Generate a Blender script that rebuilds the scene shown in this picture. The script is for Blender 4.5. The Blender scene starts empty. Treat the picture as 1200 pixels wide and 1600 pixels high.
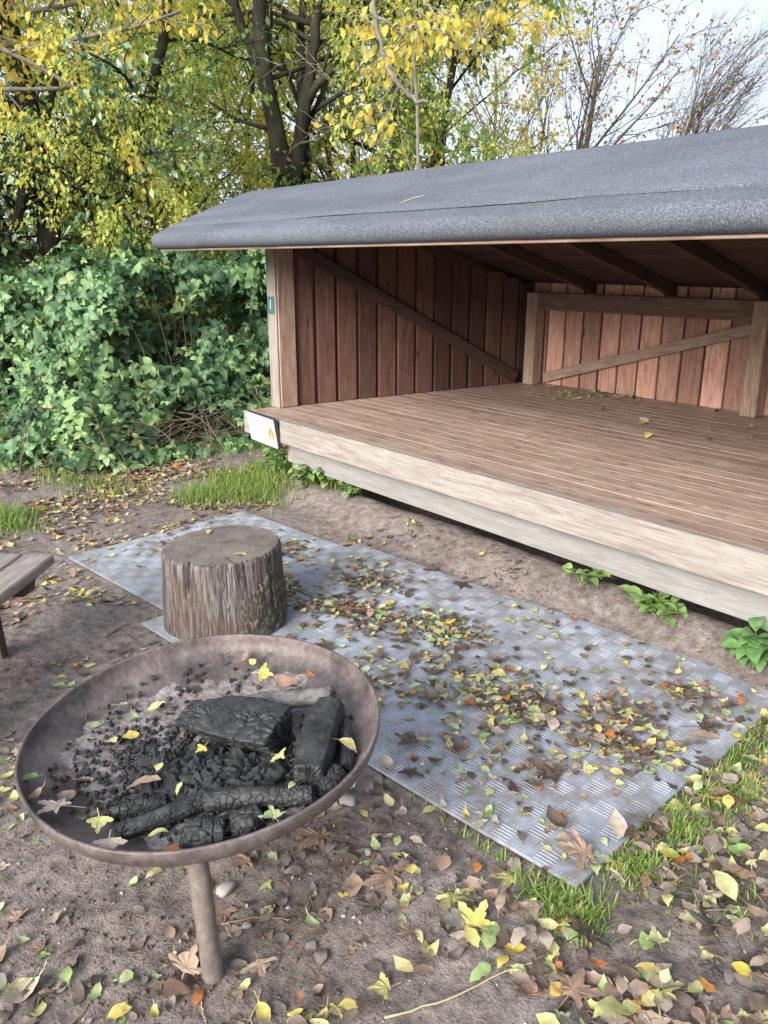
import bpy, math, random
import numpy as np
from mathutils import Matrix, Vector

random.seed(7)
RNG = np.random.default_rng(7)
scn = bpy.context.scene
COL = scn.collection

# ------------------------------------------------------------------ camera
F_PX, CAM_H = 1250.0, 1.6                      # focal length in pixels of a 1200 wide frame
PITCH = math.atan(392 / F_PX)
CP, SP = math.cos(PITCH), math.sin(PITCH)
RT = np.array([0.630, 0.777])                   # camera right on the ground plane (x along the shelter front, y into it)
FW = np.array([-0.777, 0.630])                  # camera heading on the ground plane
CAM = np.array([4.89, -3.01, CAM_H])
cam_d = bpy.data.cameras.new('camera')
cam_d.sensor_fit = 'HORIZONTAL'
cam_d.sensor_width = 36.0
cam_d.lens = 36.0 * F_PX / 1200.0
cam_d.clip_start, cam_d.clip_end = 0.05, 2000
cam = bpy.data.objects.new('camera', cam_d)
COL.objects.link(cam)
fwd = Vector((FW[0] * CP, FW[1] * CP, -SP)).normalized()
right = Vector((RT[0], RT[1], 0)).normalized()
up = right.cross(fwd)
cam.matrix_world = Matrix(((right.x, up.x, -fwd.x, CAM[0]), (right.y, up.y, -fwd.y, CAM[1]), (right.z, up.z, -fwd.z, CAM[2]), (0, 0, 0, 1)))
scn.camera = cam

# ------------------------------------------------------------------ sky, sun, exposure
SUN_EL, SUN_AZ = math.radians(25), math.atan2(-0.93, 0.28)    # soft light through thin cloud, from in front of the shelter
w = bpy.data.worlds.new('World'); scn.world = w; w.use_nodes = True
wn, wl = w.node_tree.nodes, w.node_tree.links
wn.clear()
wo = wn.new('ShaderNodeOutputWorld'); bg = wn.new('ShaderNodeBackground')
sky = wn.new('ShaderNodeTexSky'); sky.sky_type = 'NISHITA'; sky.sun_disc = False
sky.sun_elevation = SUN_EL; sky.sun_rotation = math.pi / 2 - SUN_AZ
sky.air_density = 1.0; sky.dust_density = 1.5; sky.ozone_density = 1.5
tc = wn.new('ShaderNodeTexCoord'); nz = wn.new('ShaderNodeTexNoise')
nz.inputs['Scale'].default_value = 2.2; nz.inputs['Detail'].default_value = 5; nz.inputs['Roughness'].default_value = 0.55
mp = wn.new('ShaderNodeMapping'); mp.inputs['Scale'].default_value = (1, 1, 2.5)
rmp = wn.new('ShaderNodeMapRange'); rmp.inputs[1].default_value = 0.30; rmp.inputs[2].default_value = 0.62
rmp.inputs[3].default_value = 0.80; rmp.inputs[4].default_value = 0.97
mx = wn.new('ShaderNodeMix'); mx.data_type = 'RGBA'
mx.inputs[7].default_value = (3.15, 3.5, 4.15, 1)          # thin white cloud
wl.new(tc.outputs['Generated'], mp.inputs[0]); wl.new(mp.outputs[0], nz.inputs['Vector'])
wl.new(nz.outputs[0], rmp.inputs[0]); wl.new(rmp.outputs[0], mx.inputs[0])
wl.new(sky.outputs[0], mx.inputs[6]); wl.new(mx.outputs[2], bg.inputs[0])
bg.inputs[1].default_value = 0.10
wl.new(bg.outputs[0], wo.inputs[0])
sun_d = bpy.data.lights.new('sun', 'SUN'); sun_d.energy = 3.0; sun_d.angle = math.radians(35); sun_d.color = (1.0, 0.95, 0.87)
sun = bpy.data.objects.new('sun', sun_d); COL.objects.link(sun)
sdir = Vector((math.cos(SUN_AZ) * math.cos(SUN_EL), math.sin(SUN_AZ) * math.cos(SUN_EL), math.sin(SUN_EL)))
sun.rotation_euler = sdir.to_track_quat('Z', 'Y').to_euler()
sun.location = (0, 0, 30)
scn.view_settings.view_transform = 'Standard'; scn.view_settings.look = 'None'
scn.view_settings.gamma = 1.0; scn.view_settings.use_curve_mapping = False
scn.view_settings.exposure = 1.6
scn.render.engine = 'CYCLES'
scn.cycles.max_bounces = 5; scn.cycles.diffuse_bounces = 3; scn.cycles.glossy_bounces = 2; scn.cycles.transmission_bounces = 3; scn.cycles.use_adaptive_sampling = True; scn.cycles.adaptive_threshold = 0.02; scn.cycles.transparent_max_bounces = 8
scn.cycles.use_denoising = True

# ------------------------------------------------------------------ layout helpers
def ray(x, y):
    xr, dn = (x - 600) / F_PX, (y - 800) / F_PX
    fw, dw = CP - dn * SP, SP + dn * CP
    return np.array([xr * RT[0] + fw * FW[0], xr * RT[1] + fw * FW[1], -dw])
def at_z(x, y, z):
    r = ray(x, y); return CAM + (z - CAM[2]) / r[2] * r
def at_y(x, y, Y):
    r = ray(x, y); return CAM + (Y - CAM[1]) / r[1] * r
def rf(r, f, z=0.0):                              # metres right of / ahead of where the photographer stands
    return np.array([CAM[0] + r * RT[0] + f * FW[0], CAM[1] + r * RT[1] + f * FW[1], z])
def project(P):
    d = np.asarray(P, float) - CAM
    rt = d[..., 0] * RT[0] + d[..., 1] * RT[1]; fd = d[..., 0] * FW[0] + d[..., 1] * FW[1]
    zc = fd * CP - d[..., 2] * SP; yc = fd * SP + d[..., 2] * CP
    return 600 + F_PX * rt / zc, 800 - F_PX * yc / zc, zc

_perm = np.random.default_rng(3).random((256, 256))
def vnoise(x, y):
    x = np.asarray(x, float); y = np.asarray(y, float)
    xi, yi = np.floor(x).astype(int), np.floor(y).astype(int)
    fx, fy = x - xi, y - yi
    fx, fy = fx * fx * (3 - 2 * fx), fy * fy * (3 - 2 * fy)
    g = lambda a, b: _perm[a % 256, b % 256]
    return (g(xi, yi) * (1 - fx) + g(xi + 1, yi) * fx) * (1 - fy) + (g(xi, yi + 1) * (1 - fx) + g(xi + 1, yi + 1) * fx) * fy
def fbm(x, y, o=4):
    s, a, t = 0, 1, 0
    for k in range(o):
        s = s + a * vnoise(x * 2 ** k + 17.3 * k, y * 2 ** k + 9.1 * k); t += a; a *= 0.5
    return s / t - 0.5

# ------------------------------------------------------------------ mesh helpers
def mesh_np(name, V, faces, smooth=False, rnd=None):
    """faces: list of integer arrays, each (n, k)."""
    m = bpy.data.meshes.new(name)
    V = np.asarray(V, np.float32)
    faces = [np.asarray(f, np.int32) for f in faces if len(f)]
    loops = np.concatenate([f.ravel() for f in faces])
    tot = np.concatenate([np.full(len(f), f.shape[1], np.int32) for f in faces])
    start = np.concatenate([[0], np.cumsum(tot)[:-1]]).astype(np.int32)
    m.vertices.add(len(V)); m.vertices.foreach_set('co', V.ravel())
    m.loops.add(len(loops)); m.loops.foreach_set('vertex_index', loops)
    m.polygons.add(len(tot)); m.polygons.foreach_set('loop_start', start); m.polygons.foreach_set('loop_total', tot)
    m.polygons.foreach_set('use_smooth', np.full(len(tot), bool(smooth)))
    m.update(calc_edges=True)
    if rnd is not None:
        a = m.attributes.new('rnd', 'FLOAT', 'POINT'); a.data.foreach_set('value', np.asarray(rnd, np.float32))
    return m

class MB:
    def __init__(s): s.V, s.F, s.n, s.R = [], {}, 0, []
    def add(s, V, faces, rnd=0.0):
        V = np.asarray(V, float)
        for f in faces:
            f = np.asarray(f, int)
            if len(f): s.F.setdefault(f.shape[1], []).append(f + s.n)
        s.V.append(V); s.n += len(V)
        s.R.append(np.broadcast_to(np.asarray(rnd, float), (len(V),)))
        return s
    def mesh(s, name, smooth=False, rnd=False):
        return mesh_np(name, np.concatenate(s.V), [np.concatenate(v) for v in s.F.values()], smooth, np.concatenate(s.R) if rnd else None)

WM = {}                                          # world matrix of every object that has parts
def obj(name, mesh, mat=None, parent=None, M=None, kind=None):
    """M is the world matrix (identity when the mesh is built in place)"""
    o = bpy.data.objects.new(name, mesh); COL.objects.link(o)
    if mat is not None and mesh is not None and not mesh.materials: mesh.materials.append(mat)
    M = M if M is not None else Matrix.Identity(4)
    WM[o.name] = M
    if parent is not None:
        o.parent = parent
        M = WM[parent.name].inverted() @ M
    o.matrix_local = M
    if kind: o['kind'] = kind
    return o
def tag(o, label, cat, group=None, kind=None):
    o['label'] = label; o['category'] = cat
    if group: o['group'] = group
    if kind: o['kind'] = kind
    return o
def empty(name, loc=(0, 0, 0), M=None):
    o = bpy.data.objects.new(name, None); COL.objects.link(o)
    o.empty_display_size = 0.1
    M = M if M is not None else Matrix.Translation(Vector(loc))
    WM[o.name] = M; o.matrix_local = M
    return o

def cbox(sx, sy, sz, c=0.004, jit=0.0, rng=None):
    """chamfered box centred at the origin, sizes along x, y, z"""
    h = np.array([sx, sy, sz]) / 2
    c = min(c, h.min() * 0.45)
    V, idx = [], {}
    for a in (-1, 1):
        for b in (-1, 1):
            for d in (-1, 1):
                s = np.array([a, b, d])
                off = (rng.normal(0, jit, 3) if jit and rng is not None else 0)
                for ax in range(3):
                    p = s * (h - c); p = p.astype(float); p[ax] = s[ax] * h[ax]
                    idx[(a, b, d, ax)] = len(V); V.append(p + off)
    V = np.array(V); Q, T = [], []
    for ax in range(3):
        o1, o2 = [k for k in range(3) if k != ax]
        for sg in (-1, 1):
            q = []
            for (u, v) in ((-1, -1), (1, -1), (1, 1), (-1, 1)):
                k = [0, 0, 0]; k[ax] = sg; k[o1] = u; k[o2] = v; q.append(idx[(*k, ax)])
            Q.append(q)
    for e in range(3):                                        # edges along axis e
        o1, o2 = [k for k in range(3) if k != e]
        for u in (-1, 1):
            for v in (-1, 1):
                a, b = [0, 0, 0], [0, 0, 0]
                a[e], b[e] = -1, 1; a[o1] = b[o1] = u; a[o2] = b[o2] = v
                Q.append([idx[(*a, o1)], idx[(*b, o1)], idx[(*b, o2)], idx[(*a, o2)]])
    for a in (-1, 1):
        for b in (-1, 1):
            for d in (-1, 1): T.append([idx[(a, b, d, k)] for k in range(3)])
    # consistent outward winding
    def fix(L):
        out = []
        for f in L:
            p = V[f]; n = np.cross(p[1] - p[0], p[2] - p[0])
            out.append(f if n @ p.mean(0) >= 0 else f[::-1])
        return np.array(out)
    return V, [fix(Q), fix(T)]
def box_obj(name, size, mat, parent, M=None, c=0.004, jit=0.0):
    V, Fs = cbox(*size, c=c, jit=jit, rng=RNG)
    return obj(name, mesh_np(name, V, Fs), mat, parent, M)
def basis(o, xa, ya=None, za=None):
    """matrix with local x along xa, local z near za"""
    xa = Vector(xa).normalized(); za = Vector(za if za is not None else (0, 0, 1))
    ya = za.cross(xa).normalized(); za = xa.cross(ya)
    return Matrix(((xa.x, ya.x, za.x, o[0]), (xa.y, ya.y, za.y, o[1]), (xa.z, ya.z, za.z, o[2]), (0, 0, 0, 1)))
def beam(name, p, q, wid, thk, mat, parent, za=(0, 0, 1), c=0.004, ext=0.0):
    p, q = Vector(p), Vector(q)
    return box_obj(name, ((q - p).length + ext, wid, thk), mat, parent, basis((p + q) / 2, q - p, None, za), c)

def frames(D, upv=(0, 0, 1)):
    D = D / np.linalg.norm(D, axis=-1, keepdims=True)
    u = np.broadcast_to(np.asarray(upv, float), D.shape).copy()
    par = np.abs((D * u).sum(-1)) > 0.95
    u[par] = (1, 0, 0)
    S = np.cross(D, u); S /= np.linalg.norm(S, axis=-1, keepdims=True)
    return S, np.cross(S, D)
def tube(P, R, sides=6, cap=True):
    P = np.asarray(P, float); R = np.broadcast_to(np.asarray(R, float), (len(P),))
    T = np.gradient(P, axis=0)
    S, U = frames(T)
    for k in range(1, len(P)):                               # keep the ring from flipping
        if S[k] @ S[k - 1] < 0: S[k], U[k] = -S[k], -U[k]
    a = np.linspace(0, 2 * math.pi, sides, endpoint=False)
    V = P[:, None] + R[:, None, None] * (np.cos(a)[None, :, None] * S[:, None] + np.sin(a)[None, :, None] * U[:, None])
    n = len(P)
    i = np.arange(n - 1)[:, None] * sides; j = np.arange(sides)[None]; j2 = (j + 1) % sides
    Q = np.stack([i + j, i + j2, i + sides + j2, i + sides + j], -1).reshape(-1, 4)
    Fs = [Q]
    if cap and sides > 2:
        Fs += [np.arange(sides)[::-1][None], (np.arange(sides) + (n - 1) * sides)[None]]
    return V.reshape(-1, 3), Fs
def instance(T, pos, rot, scale):
    """T = (V, faces); place n copies"""
    V, Fs = T
    n, k = len(pos), len(V)
    W = np.einsum('nij,kj->nki', rot, V) * np.asarray(scale)[:, None, None] + pos[:, None]
    o = (np.arange(n) * k)[:, None, None]
    return W.reshape(-1, 3), [(f[None] + o).reshape(-1, f.shape[1]) for f in Fs]
def rot_frames(Xd, N):
    """rotation matrices with local y along Xd and local z near N"""
    Y = Xd / np.linalg.norm(Xd, axis=1, keepdims=True)
    Xx = np.cross(Y, N); l = np.linalg.norm(Xx, axis=1, keepdims=True); Xx = Xx / np.maximum(l, 1e-6)
    Z = np.cross(Xx, Y)
    return np.stack([Xx, Y, Z], -1)

# ------------------------------------------------------------------ material helpers
class NT:
    def __init__(s, name):
        s.m = bpy.data.materials.new(name); s.m.use_nodes = True
        s.t = s.m.node_tree; s.t.nodes.clear()
        s.out = s.t.nodes.new('ShaderNodeOutputMaterial')
    def n(s, typ, ins=None, **kw):
        nd = s.t.nodes.new('ShaderNode' + typ)
        for k, v in kw.items(): setattr(nd, k, v)
        for k, v in (ins or {}).items(): s.set(nd, k, v)
        return nd
    def set(s, nd, k, v):
        i = nd.inputs[k]
        if hasattr(v, 'is_output') or isinstance(v, bpy.types.NodeSocket): s.t.links.new(v, i)
        elif isinstance(v, bpy.types.Node): s.t.links.new(v.outputs[0], i)
        else: i.default_value = v
    def obj(s, scale=(1, 1, 1), rand=0.0):
        c = s.n('TexCoord').outputs['Object']
        if rand:
            r = s.n('ObjectInfo').outputs['Random']
            v = s.n('VectorMath', {0: c, 1: s.n('Math', {0: r, 1: rand}, operation='MULTIPLY')}, operation='ADD').outputs[0]
            c = v
        return s.n('Mapping', {0: c, 3: scale}).outputs[0]
    def noise(s, vec, scale, det=4, rough=0.55, dist=0.0):
        return s.n('TexNoise', {'Vector': vec, 'Scale': scale, 'Detail': det, 'Roughness': rough, 'Distortion': dist}).outputs[0]
    def vor(s, vec, scale, feat='F1', out=0, rnd=1.0):
        return s.n('TexVoronoi', {'Vector': vec, 'Scale': scale, 'Randomness': rnd}, feature=feat).outputs[out]
    def ramp(s, fac, stops, interp='LINEAR'):
        r = s.n('ValToRGB', {0: fac}); cr = r.color_ramp; cr.interpolation = interp
        while len(cr.elements) < len(stops): cr.elements.new(0.5)
        for e, (p, c) in zip(cr.elements, stops):
            e.position = p; e.color = (*c, 1) if not isinstance(c, (int, float)) else (c, c, c, 1)
        return r.outputs[0]
    def mix(s, fac, a, b, blend='MIX'):
        m = s.n('Mix', data_type='RGBA', blend_type=blend)
        for k, v in ((0, fac), (6, a), (7, b)):
            if isinstance(v, tuple): v = (*v, 1) if len(v) == 3 else v
            s.set(m, k, v)
        return m.outputs[2]
    def math(s, op, a, b=0.0, clamp=False):
        return s.n('Math', {0: a, 1: b}, operation=op, use_clamp=clamp).outputs[0]
    def bump(s, h, st=0.3, dist=0.01, normal=None):
        ins = {'Height': h, 'Strength': st, 'Distance': dist}
        if normal is not None: ins['Normal'] = normal
        return s.n('Bump', ins).outputs[0]
    def rnd(s):
        a = s.n('Attribute', attribute_name='rnd').outputs['Fac']
        r = s.n('ObjectInfo').outputs['Random']
        return s.math('FRACT', s.math('ADD', a, r))
    def principled(s, color, rough=0.8, normal=None, spec=0.3, **kw):
        ins = {'Base Color': color if not isinstance(color, tuple) else (*color, 1), 'Roughness': rough, 'Specular IOR Level': spec}
        ins.update(kw)
        if normal is not None: ins['Normal'] = normal
        p = s.n('BsdfPrincipled', ins)
        return p.outputs[0]
    def done(s, sh): s.t.links.new(sh, s.out.inputs[0]); return s.m

def wood_mat(name, dark, mid, light, rough=0.8, grain=1.0, stain=0.0, stain_col=(0.03, 0.02, 0.018), knots=0.5, var=0.25, tone=None, spec=0.25):
    n = NT(name)
    c = n.obj((1, 1, 1), 13.0)
    big = n.n('Mapping', {0: c, 3: (1.2, 9, 9)}).outputs[0]
    fine = n.n('Mapping', {0: c, 3: (3.0, 120, 120)}).outputs[0]
    g1 = n.noise(big, 2.4 * grain, 5, 0.6, 1.6)
    g2 = n.noise(fine, 1.0 * grain, 3, 0.6)
    g = n.math('ADD', n.math('MULTIPLY', g1, 0.6), n.math('MULTIPLY', g2, 0.4))
    col = n.ramp(g, [(0.30, dark), (0.50, mid), (0.70, light)])
    r = n.n('ObjectInfo').outputs['Random']
    col = n.mix(1.0, col, n.ramp(r, [(0, (1 - var,) * 3), (0.5, (1, 1, 1)), (1, (1 + var * 0.5, 1 + var * 0.4, 1 + var * 0.35))]), 'MULTIPLY')
    if tone is not None:                                  # large weathered areas
        tn = n.ramp(n.noise(n.obj((0.9, 1.5, 1.5), 5.0), 1.6, 4, 0.6), [(0.38, 0.0), (0.68, 1.0)])
        col = n.mix(n.math('MULTIPLY', tn, 0.75), col, tone)
    if knots:
        kv = n.vor(n.n('Mapping', {0: c, 3: (2.2, 8.5, 8.5)}).outputs[0], 1.0)
        k = n.ramp(kv, [(0.05, 1.0), (0.13, 0.0)])
        col = n.mix(n.math('MULTIPLY', k, knots), col, tuple(x * 0.35 for x in dark))
    if stain:
        sv = n.noise(n.n('Mapping', {0: c, 3: (9, 34, 34)}).outputs[0], 1.0, 2, 0.5)
        sp = n.ramp(sv, [(0.60, 0.0), (0.67, 1.0)])
        sb = n.ramp(n.noise(n.obj((1.2, 2.5, 2.5), 3.0), 1.5, 5, 0.65), [(0.45, 0.0), (0.75, 1.0)])
        col = n.mix(n.math('MULTIPLY', n.math('MAXIMUM', n.math('MULTIPLY', sp, 0.95), n.math('MULTIPLY', sb, 0.75)), stain), col, stain_col)
    b = n.bump(g, 0.45, 0.004)
    return n.done(n.principled(col, rough, b, spec))

def leaf_mat(name, stops, trans=0.35, rough=0.5, spec=0.35, spots=0.3, spot_col=(0.12, 0.06, 0.02), nscale=95, simple_=False):
    n = NT(name)
    r = n.rnd()
    col = n.ramp(r, stops)
    if simple_:
        p = n.principled(col, rough, None, spec)
        return n.done(n.n('MixShader', {0: trans, 1: p, 2: n.n('BsdfTranslucent', {'Color': col}).outputs[0]}).outputs[0])
    c = n.n('NewGeometry').outputs['Position']
    if spots:
        f = n.ramp(n.noise(c, nscale, 3, 0.6), [(0.55, 0.0), (0.72, 1.0)])
        col = n.mix(n.math('MULTIPLY', f, spots), col, spot_col)
    v = n.noise(c, nscale * 0.4, 2, 0.5)
    col = n.mix(1.0, col, n.ramp(v, [(0.25, (0.72,) * 3), (0.75, (1.2,) * 3)]), 'MULTIPLY')
    p = n.principled(col, rough, n.bump(n.noise(c, nscale * 1.5, 2), 0.25, 0.003), spec)
    if trans:
        t = n.n('BsdfTranslucent', {'Color': col}).outputs[0]
        p = n.n('MixShader', {0: trans, 1: p, 2: t}).outputs[0]
    return n.done(p)

# ------------------------------------------------------------------ materials
M_old_wood = wood_mat('weathered_pale_wood', (0.155, 0.13, 0.112), (0.29, 0.255, 0.23), (0.40, 0.36, 0.33), 0.8, stain=0.25, stain_col=(0.16, 0.12, 0.095), knots=0.45, var=0.1)
M_post_wood = wood_mat('post_wood', (0.16, 0.095, 0.065), (0.34, 0.24, 0.18), (0.50, 0.39, 0.31), 0.8, stain=0.25, stain_col=(0.10, 0.06, 0.045), knots=0.5, var=0.1)
M_floor = wood_mat('worn_floor_wood', (0.24, 0.165, 0.13), (0.42, 0.315, 0.26), (0.55, 0.44, 0.38), 0.5, stain=0.75, stain_col=(0.12, 0.07, 0.055), knots=0.5, var=0.14, tone=(0.30, 0.205, 0.165), spec=0.45)
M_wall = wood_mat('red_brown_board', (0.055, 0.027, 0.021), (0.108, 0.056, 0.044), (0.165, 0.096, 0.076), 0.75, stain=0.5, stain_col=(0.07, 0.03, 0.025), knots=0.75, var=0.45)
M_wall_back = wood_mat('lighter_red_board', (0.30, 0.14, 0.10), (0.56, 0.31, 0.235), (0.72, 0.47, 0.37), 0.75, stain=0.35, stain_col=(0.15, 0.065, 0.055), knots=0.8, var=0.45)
M_frame = wood_mat('frame_timber', (0.10, 0.058, 0.045), (0.20, 0.13, 0.10), (0.31, 0.21, 0.165), 0.75, stain=0.5, stain_col=(0.045, 0.025, 0.022), knots=0.6, var=0.2)
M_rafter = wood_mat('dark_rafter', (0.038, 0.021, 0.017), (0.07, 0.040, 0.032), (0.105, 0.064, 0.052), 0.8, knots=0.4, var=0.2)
M_grey_beam = wood_mat('grey_beam', (0.155, 0.148, 0.142), (0.225, 0.217, 0.208), (0.29, 0.282, 0.272), 0.85, stain=0.3, stain_col=(0.20, 0.18, 0.165), knots=0.15, var=0.05)
M_bench = wood_mat('bench_plank_wood', (0.13, 0.108, 0.095), (0.235, 0.205, 0.185), (0.33, 0.295, 0.27), 0.8, stain=0.2, stain_col=(0.12, 0.1, 0.085), knots=0.3, var=0.15)
M_dark_wood = wood_mat('dark_wood', (0.045, 0.032, 0.027), (0.085, 0.062, 0.052), (0.13, 0.10, 0.085), 0.8, knots=0.2, var=0.1)

def simple(name, col, rough=0.7, spec=0.3, metal=0.0, nscale=0, nvar=0.2, bump=0.0, bscale=80):
    n = NT(name); c = n.n('TexCoord').outputs['Object']
    cc = (*col, 1)
    if nscale:
        cc = n.mix(n.noise(c, nscale, 5, 0.6), tuple(x * (1 - nvar) for x in col), tuple(min(1, x * (1 + nvar)) for x in col))
    nm = n.bump(n.noise(c, bscale, 3), bump, 0.005) if bump else None
    return n.done(n.principled(cc if nscale else col, rough, nm, spec, Metallic=metal))
M_concrete = simple('concrete', (0.26, 0.25, 0.235), 0.9, 0.2, nscale=14, nvar=0.3, bump=0.5)
M_white = simple('white_plate', (0.50, 0.52, 0.53), 0.35, 0.5)
M_edge = simple('dark_plate_edge', (0.05, 0.05, 0.052), 0.5)
M_ink = simple('grey_print', (0.16, 0.17, 0.19), 0.5)
M_ink2 = simple('pale_print', (0.30, 0.32, 0.35), 0.5)
M_orange = simple('orange_print', (0.60, 0.20, 0.06), 0.5)
M_peach = simple('peach_print', (0.60, 0.38, 0.26), 0.5)
M_green_plate = simple('green_plate', (0.045, 0.135, 0.115), 0.35, 0.5)

def felt_mat():
    n = NT('roof_felt'); c = n.n('TexCoord').outputs['Object']
    v = n.ramp(n.vor(c, 150, out=1), [(0.2, 0.2), (0.8, 1.0)])
    sp = n.noise(c, 150, 3, 0.8)
    big = n.noise(n.n('Mapping', {0: c, 3: (0.5, 1.6, 1.6)}).outputs[0], 2.4, 5, 0.6)
    col = n.ramp(sp, [(0.34, (0.038, 0.043, 0.056)), (0.5, (0.108, 0.122, 0.155)), (0.66, (0.25, 0.275, 0.33))])
    col = n.mix(0.35, col, n.mix(1.0, (0.11, 0.118, 0.14), v, 'MULTIPLY'))
    col = n.mix(1.0, col, n.ramp(big, [(0.3, (0.78,) * 3), (0.7, (1.18,) * 3)]), 'MULTIPLY')
    st = n.ramp(n.noise(n.n('Mapping', {0: c, 3: (2.2, 0.7, 0.7)}).outputs[0], 1.5, 6, 0.7), [(0.5, 0.0), (0.72, 1.0)])
    col = n.mix(n.math('MULTIPLY', st, 0.35), col, (0.075, 0.078, 0.075))
    return n.done(n.principled(col, 0.85, n.bump(n.math('ADD', sp, n.math('MULTIPLY', n.noise(c, 9, 4), 0.8)), 0.6, 0.005), 0.3))
M_felt = felt_mat()

def soil_mat():
    n = NT('trodden_soil'); c = n.n('TexCoord').outputs['Object']
    a = n.noise(c, 1.3, 6, 0.62); b = n.noise(c, 20, 7, 0.7); d = n.noise(c, 130, 4, 0.65)
    col = n.ramp(b, [(0.30, (0.092, 0.074, 0.067)), (0.50, (0.215, 0.178, 0.164)), (0.72, (0.35, 0.302, 0.282))])
    col = n.mix(1.0, col, n.ramp(a, [(0.30, (0.66, 0.63, 0.61)), (0.52, (1, 1, 1)), (0.72, (1.22, 1.20, 1.18))]), 'MULTIPLY')
    peb = n.vor(c, 75, out=0); pr = n.n('TexVoronoi', {'Vector': c, 'Scale': 75.0}).outputs['Color']
    pm = n.math('MULTIPLY', n.ramp(peb, [(0.22, 1.0), (0.30, 0.0)]), n.ramp(pr, [(0.80, 0.0), (0.84, 1.0)]))
    col = n.mix(n.math('MULTIPLY', pm, 0.7), col, (0.33, 0.30, 0.275))
    col = n.mix(n.math('MULTIPLY', n.ramp(d, [(0.52, 0.0), (0.66, 1.0)]), 0.6), col, (0.055, 0.045, 0.040))
    # meadow further off
    L = n.n('VectorMath', {0: n.n('VectorMath', {0: c, 1: (1.5, -0.5, 0)}, operation='SUBTRACT').outputs[0]}, operation='LENGTH').outputs['Value']
    far = n.math('MULTIPLY', n.n('MapRange', {0: L, 1: 7.0, 2: 11.0}).outputs[0], n.ramp(n.noise(c, 3, 4), [(0.3, 0.35), (0.6, 1.0)]))
    col = n.mix(far, col, (0.075, 0.095, 0.032))
    h = n.math('ADD', n.math('MULTIPLY', b, 0.55), n.math('ADD', n.math('MULTIPLY', d, 0.25), n.math('MULTIPLY', pm, 0.25)))
    return n.done(n.principled(col, 0.9, n.bump(h, 1.0, 0.022), 0.2))
M_soil = soil_mat()

# ------------------------------------------------------------------ ground
MAT_ROT = math.radians(5.8)
MU = np.array([math.cos(MAT_ROT), math.sin(MAT_ROT)]); MV = np.array([-MU[1], MU[0]])
MAT_O = np.array([3.875, -1.53])                     # near right corner of the matting
def mat_uv(x, y):
    dx, dy = x - MAT_O[0], y - MAT_O[1]
    return dx * MU[0] + dy * MU[1], dx * MV[0] + dy * MV[1]
def sstep(a, b, t):
    t = np.clip((t - a) / (b - a), 0, 1); return t * t * (3 - 2 * t)
def gh(x, y):
    x = np.asarray(x, float); y = np.asarray(y, float)
    n = fbm(x * 1.1, y * 1.1, 3) * 0.05 + fbm(x * 6, y * 6, 4) * 0.030 + fbm(x * 26, y * 26, 3) * 0.012
    u, v = mat_uv(x, y)
    onm = sstep(-3.75, -3.5, u) * (1 - sstep(0.05, 0.2, u)) * sstep(-0.2, -0.05, v) * (1 - sstep(1.47, 1.62, v))
    n = n * (1 - 0.9 * onm) - 0.006 * onm
    inside = sstep(-0.5, 0.3, x) * (1 - sstep(4.2, 4.9, x))
    n = n + inside * (0.10 * sstep(-0.24, 0.10, y) * (1 - sstep(0.10, 0.42, y)) - 0.10 * sstep(0.15, 0.6, y) * (1 - sstep(2.6, 3.2, y)))
    far = np.hypot(x - 1.5, y + 0.5)
    n = n + sstep(9, 40, far) * fbm(x * 0.05, y * 0.05, 3) * 1.2
    return n
def graded(lo, hi, steps):
    """steps: list of (start, spacing) pieces inside, then geometric growth out to +-600 m"""
    v = [lo]
    while v[-1] < hi:
        s = next(sp for (a, b, sp) in steps if a <= v[-1] < b); v.append(v[-1] + s)
    g, d = [], steps[0][2]; p = v[0]
    while p > -600: d *= 1.35; p -= d; g.append(p)
    e, d = [], steps[-1][2]; p = v[-1]
    while p < 600: d *= 1.35; p += d; e.append(p)
    return np.array(g[::-1] + v + e)
gx = graded(-4.5, 6.5, [(-4.5, 0.3, 0.05), (0.3, 2.0, 0.028), (2.0, 4.9, 0.013), (4.9, 7, 0.08)])
gy = graded(-5.0, 4.0, [(-5.0, -3.3, 0.06), (-3.3, -1.2, 0.013), (-1.2, 0.6, 0.024), (0.6, 5, 0.06)])
GX, GY = np.meshgrid(gx, gy, indexing='ij')
GV = np.stack([GX, GY, gh(GX, GY)], -1).reshape(-1, 3)
ny = len(gy); ii = np.arange(len(gx) - 1)[:, None] * ny + np.arange(ny - 1)[None]
GQ = np.stack([ii, ii + ny, ii + ny + 1, ii + 1], -1).reshape(-1, 4)
ground = obj('ground', mesh_np('ground', GV, [GQ], smooth=True), M_soil, kind='structure')

# ------------------------------------------------------------------ shelter
ZT = 0.52
shelter = empty('shelter', (2.0, 1.4, 0.0))
tag(shelter, 'open wooden shelter with raised plank floor and grey felt roof', 'shelter')
RIDGE, EAVE, BACK = (0.44, 2.13), (-0.385, 1.795), (3.25, 1.345)
def roof_top(y): return RIDGE[1] + (EAVE[1] - RIDGE[1]) * (y - RIDGE[0]) / (EAVE[0] - RIDGE[0]) if y < RIDGE[0] else RIDGE[1] + (BACK[1] - RIDGE[1]) * (y - RIDGE[0]) / (BACK[0] - RIDGE[0])
XL, XR = -0.45, 4.45
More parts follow.
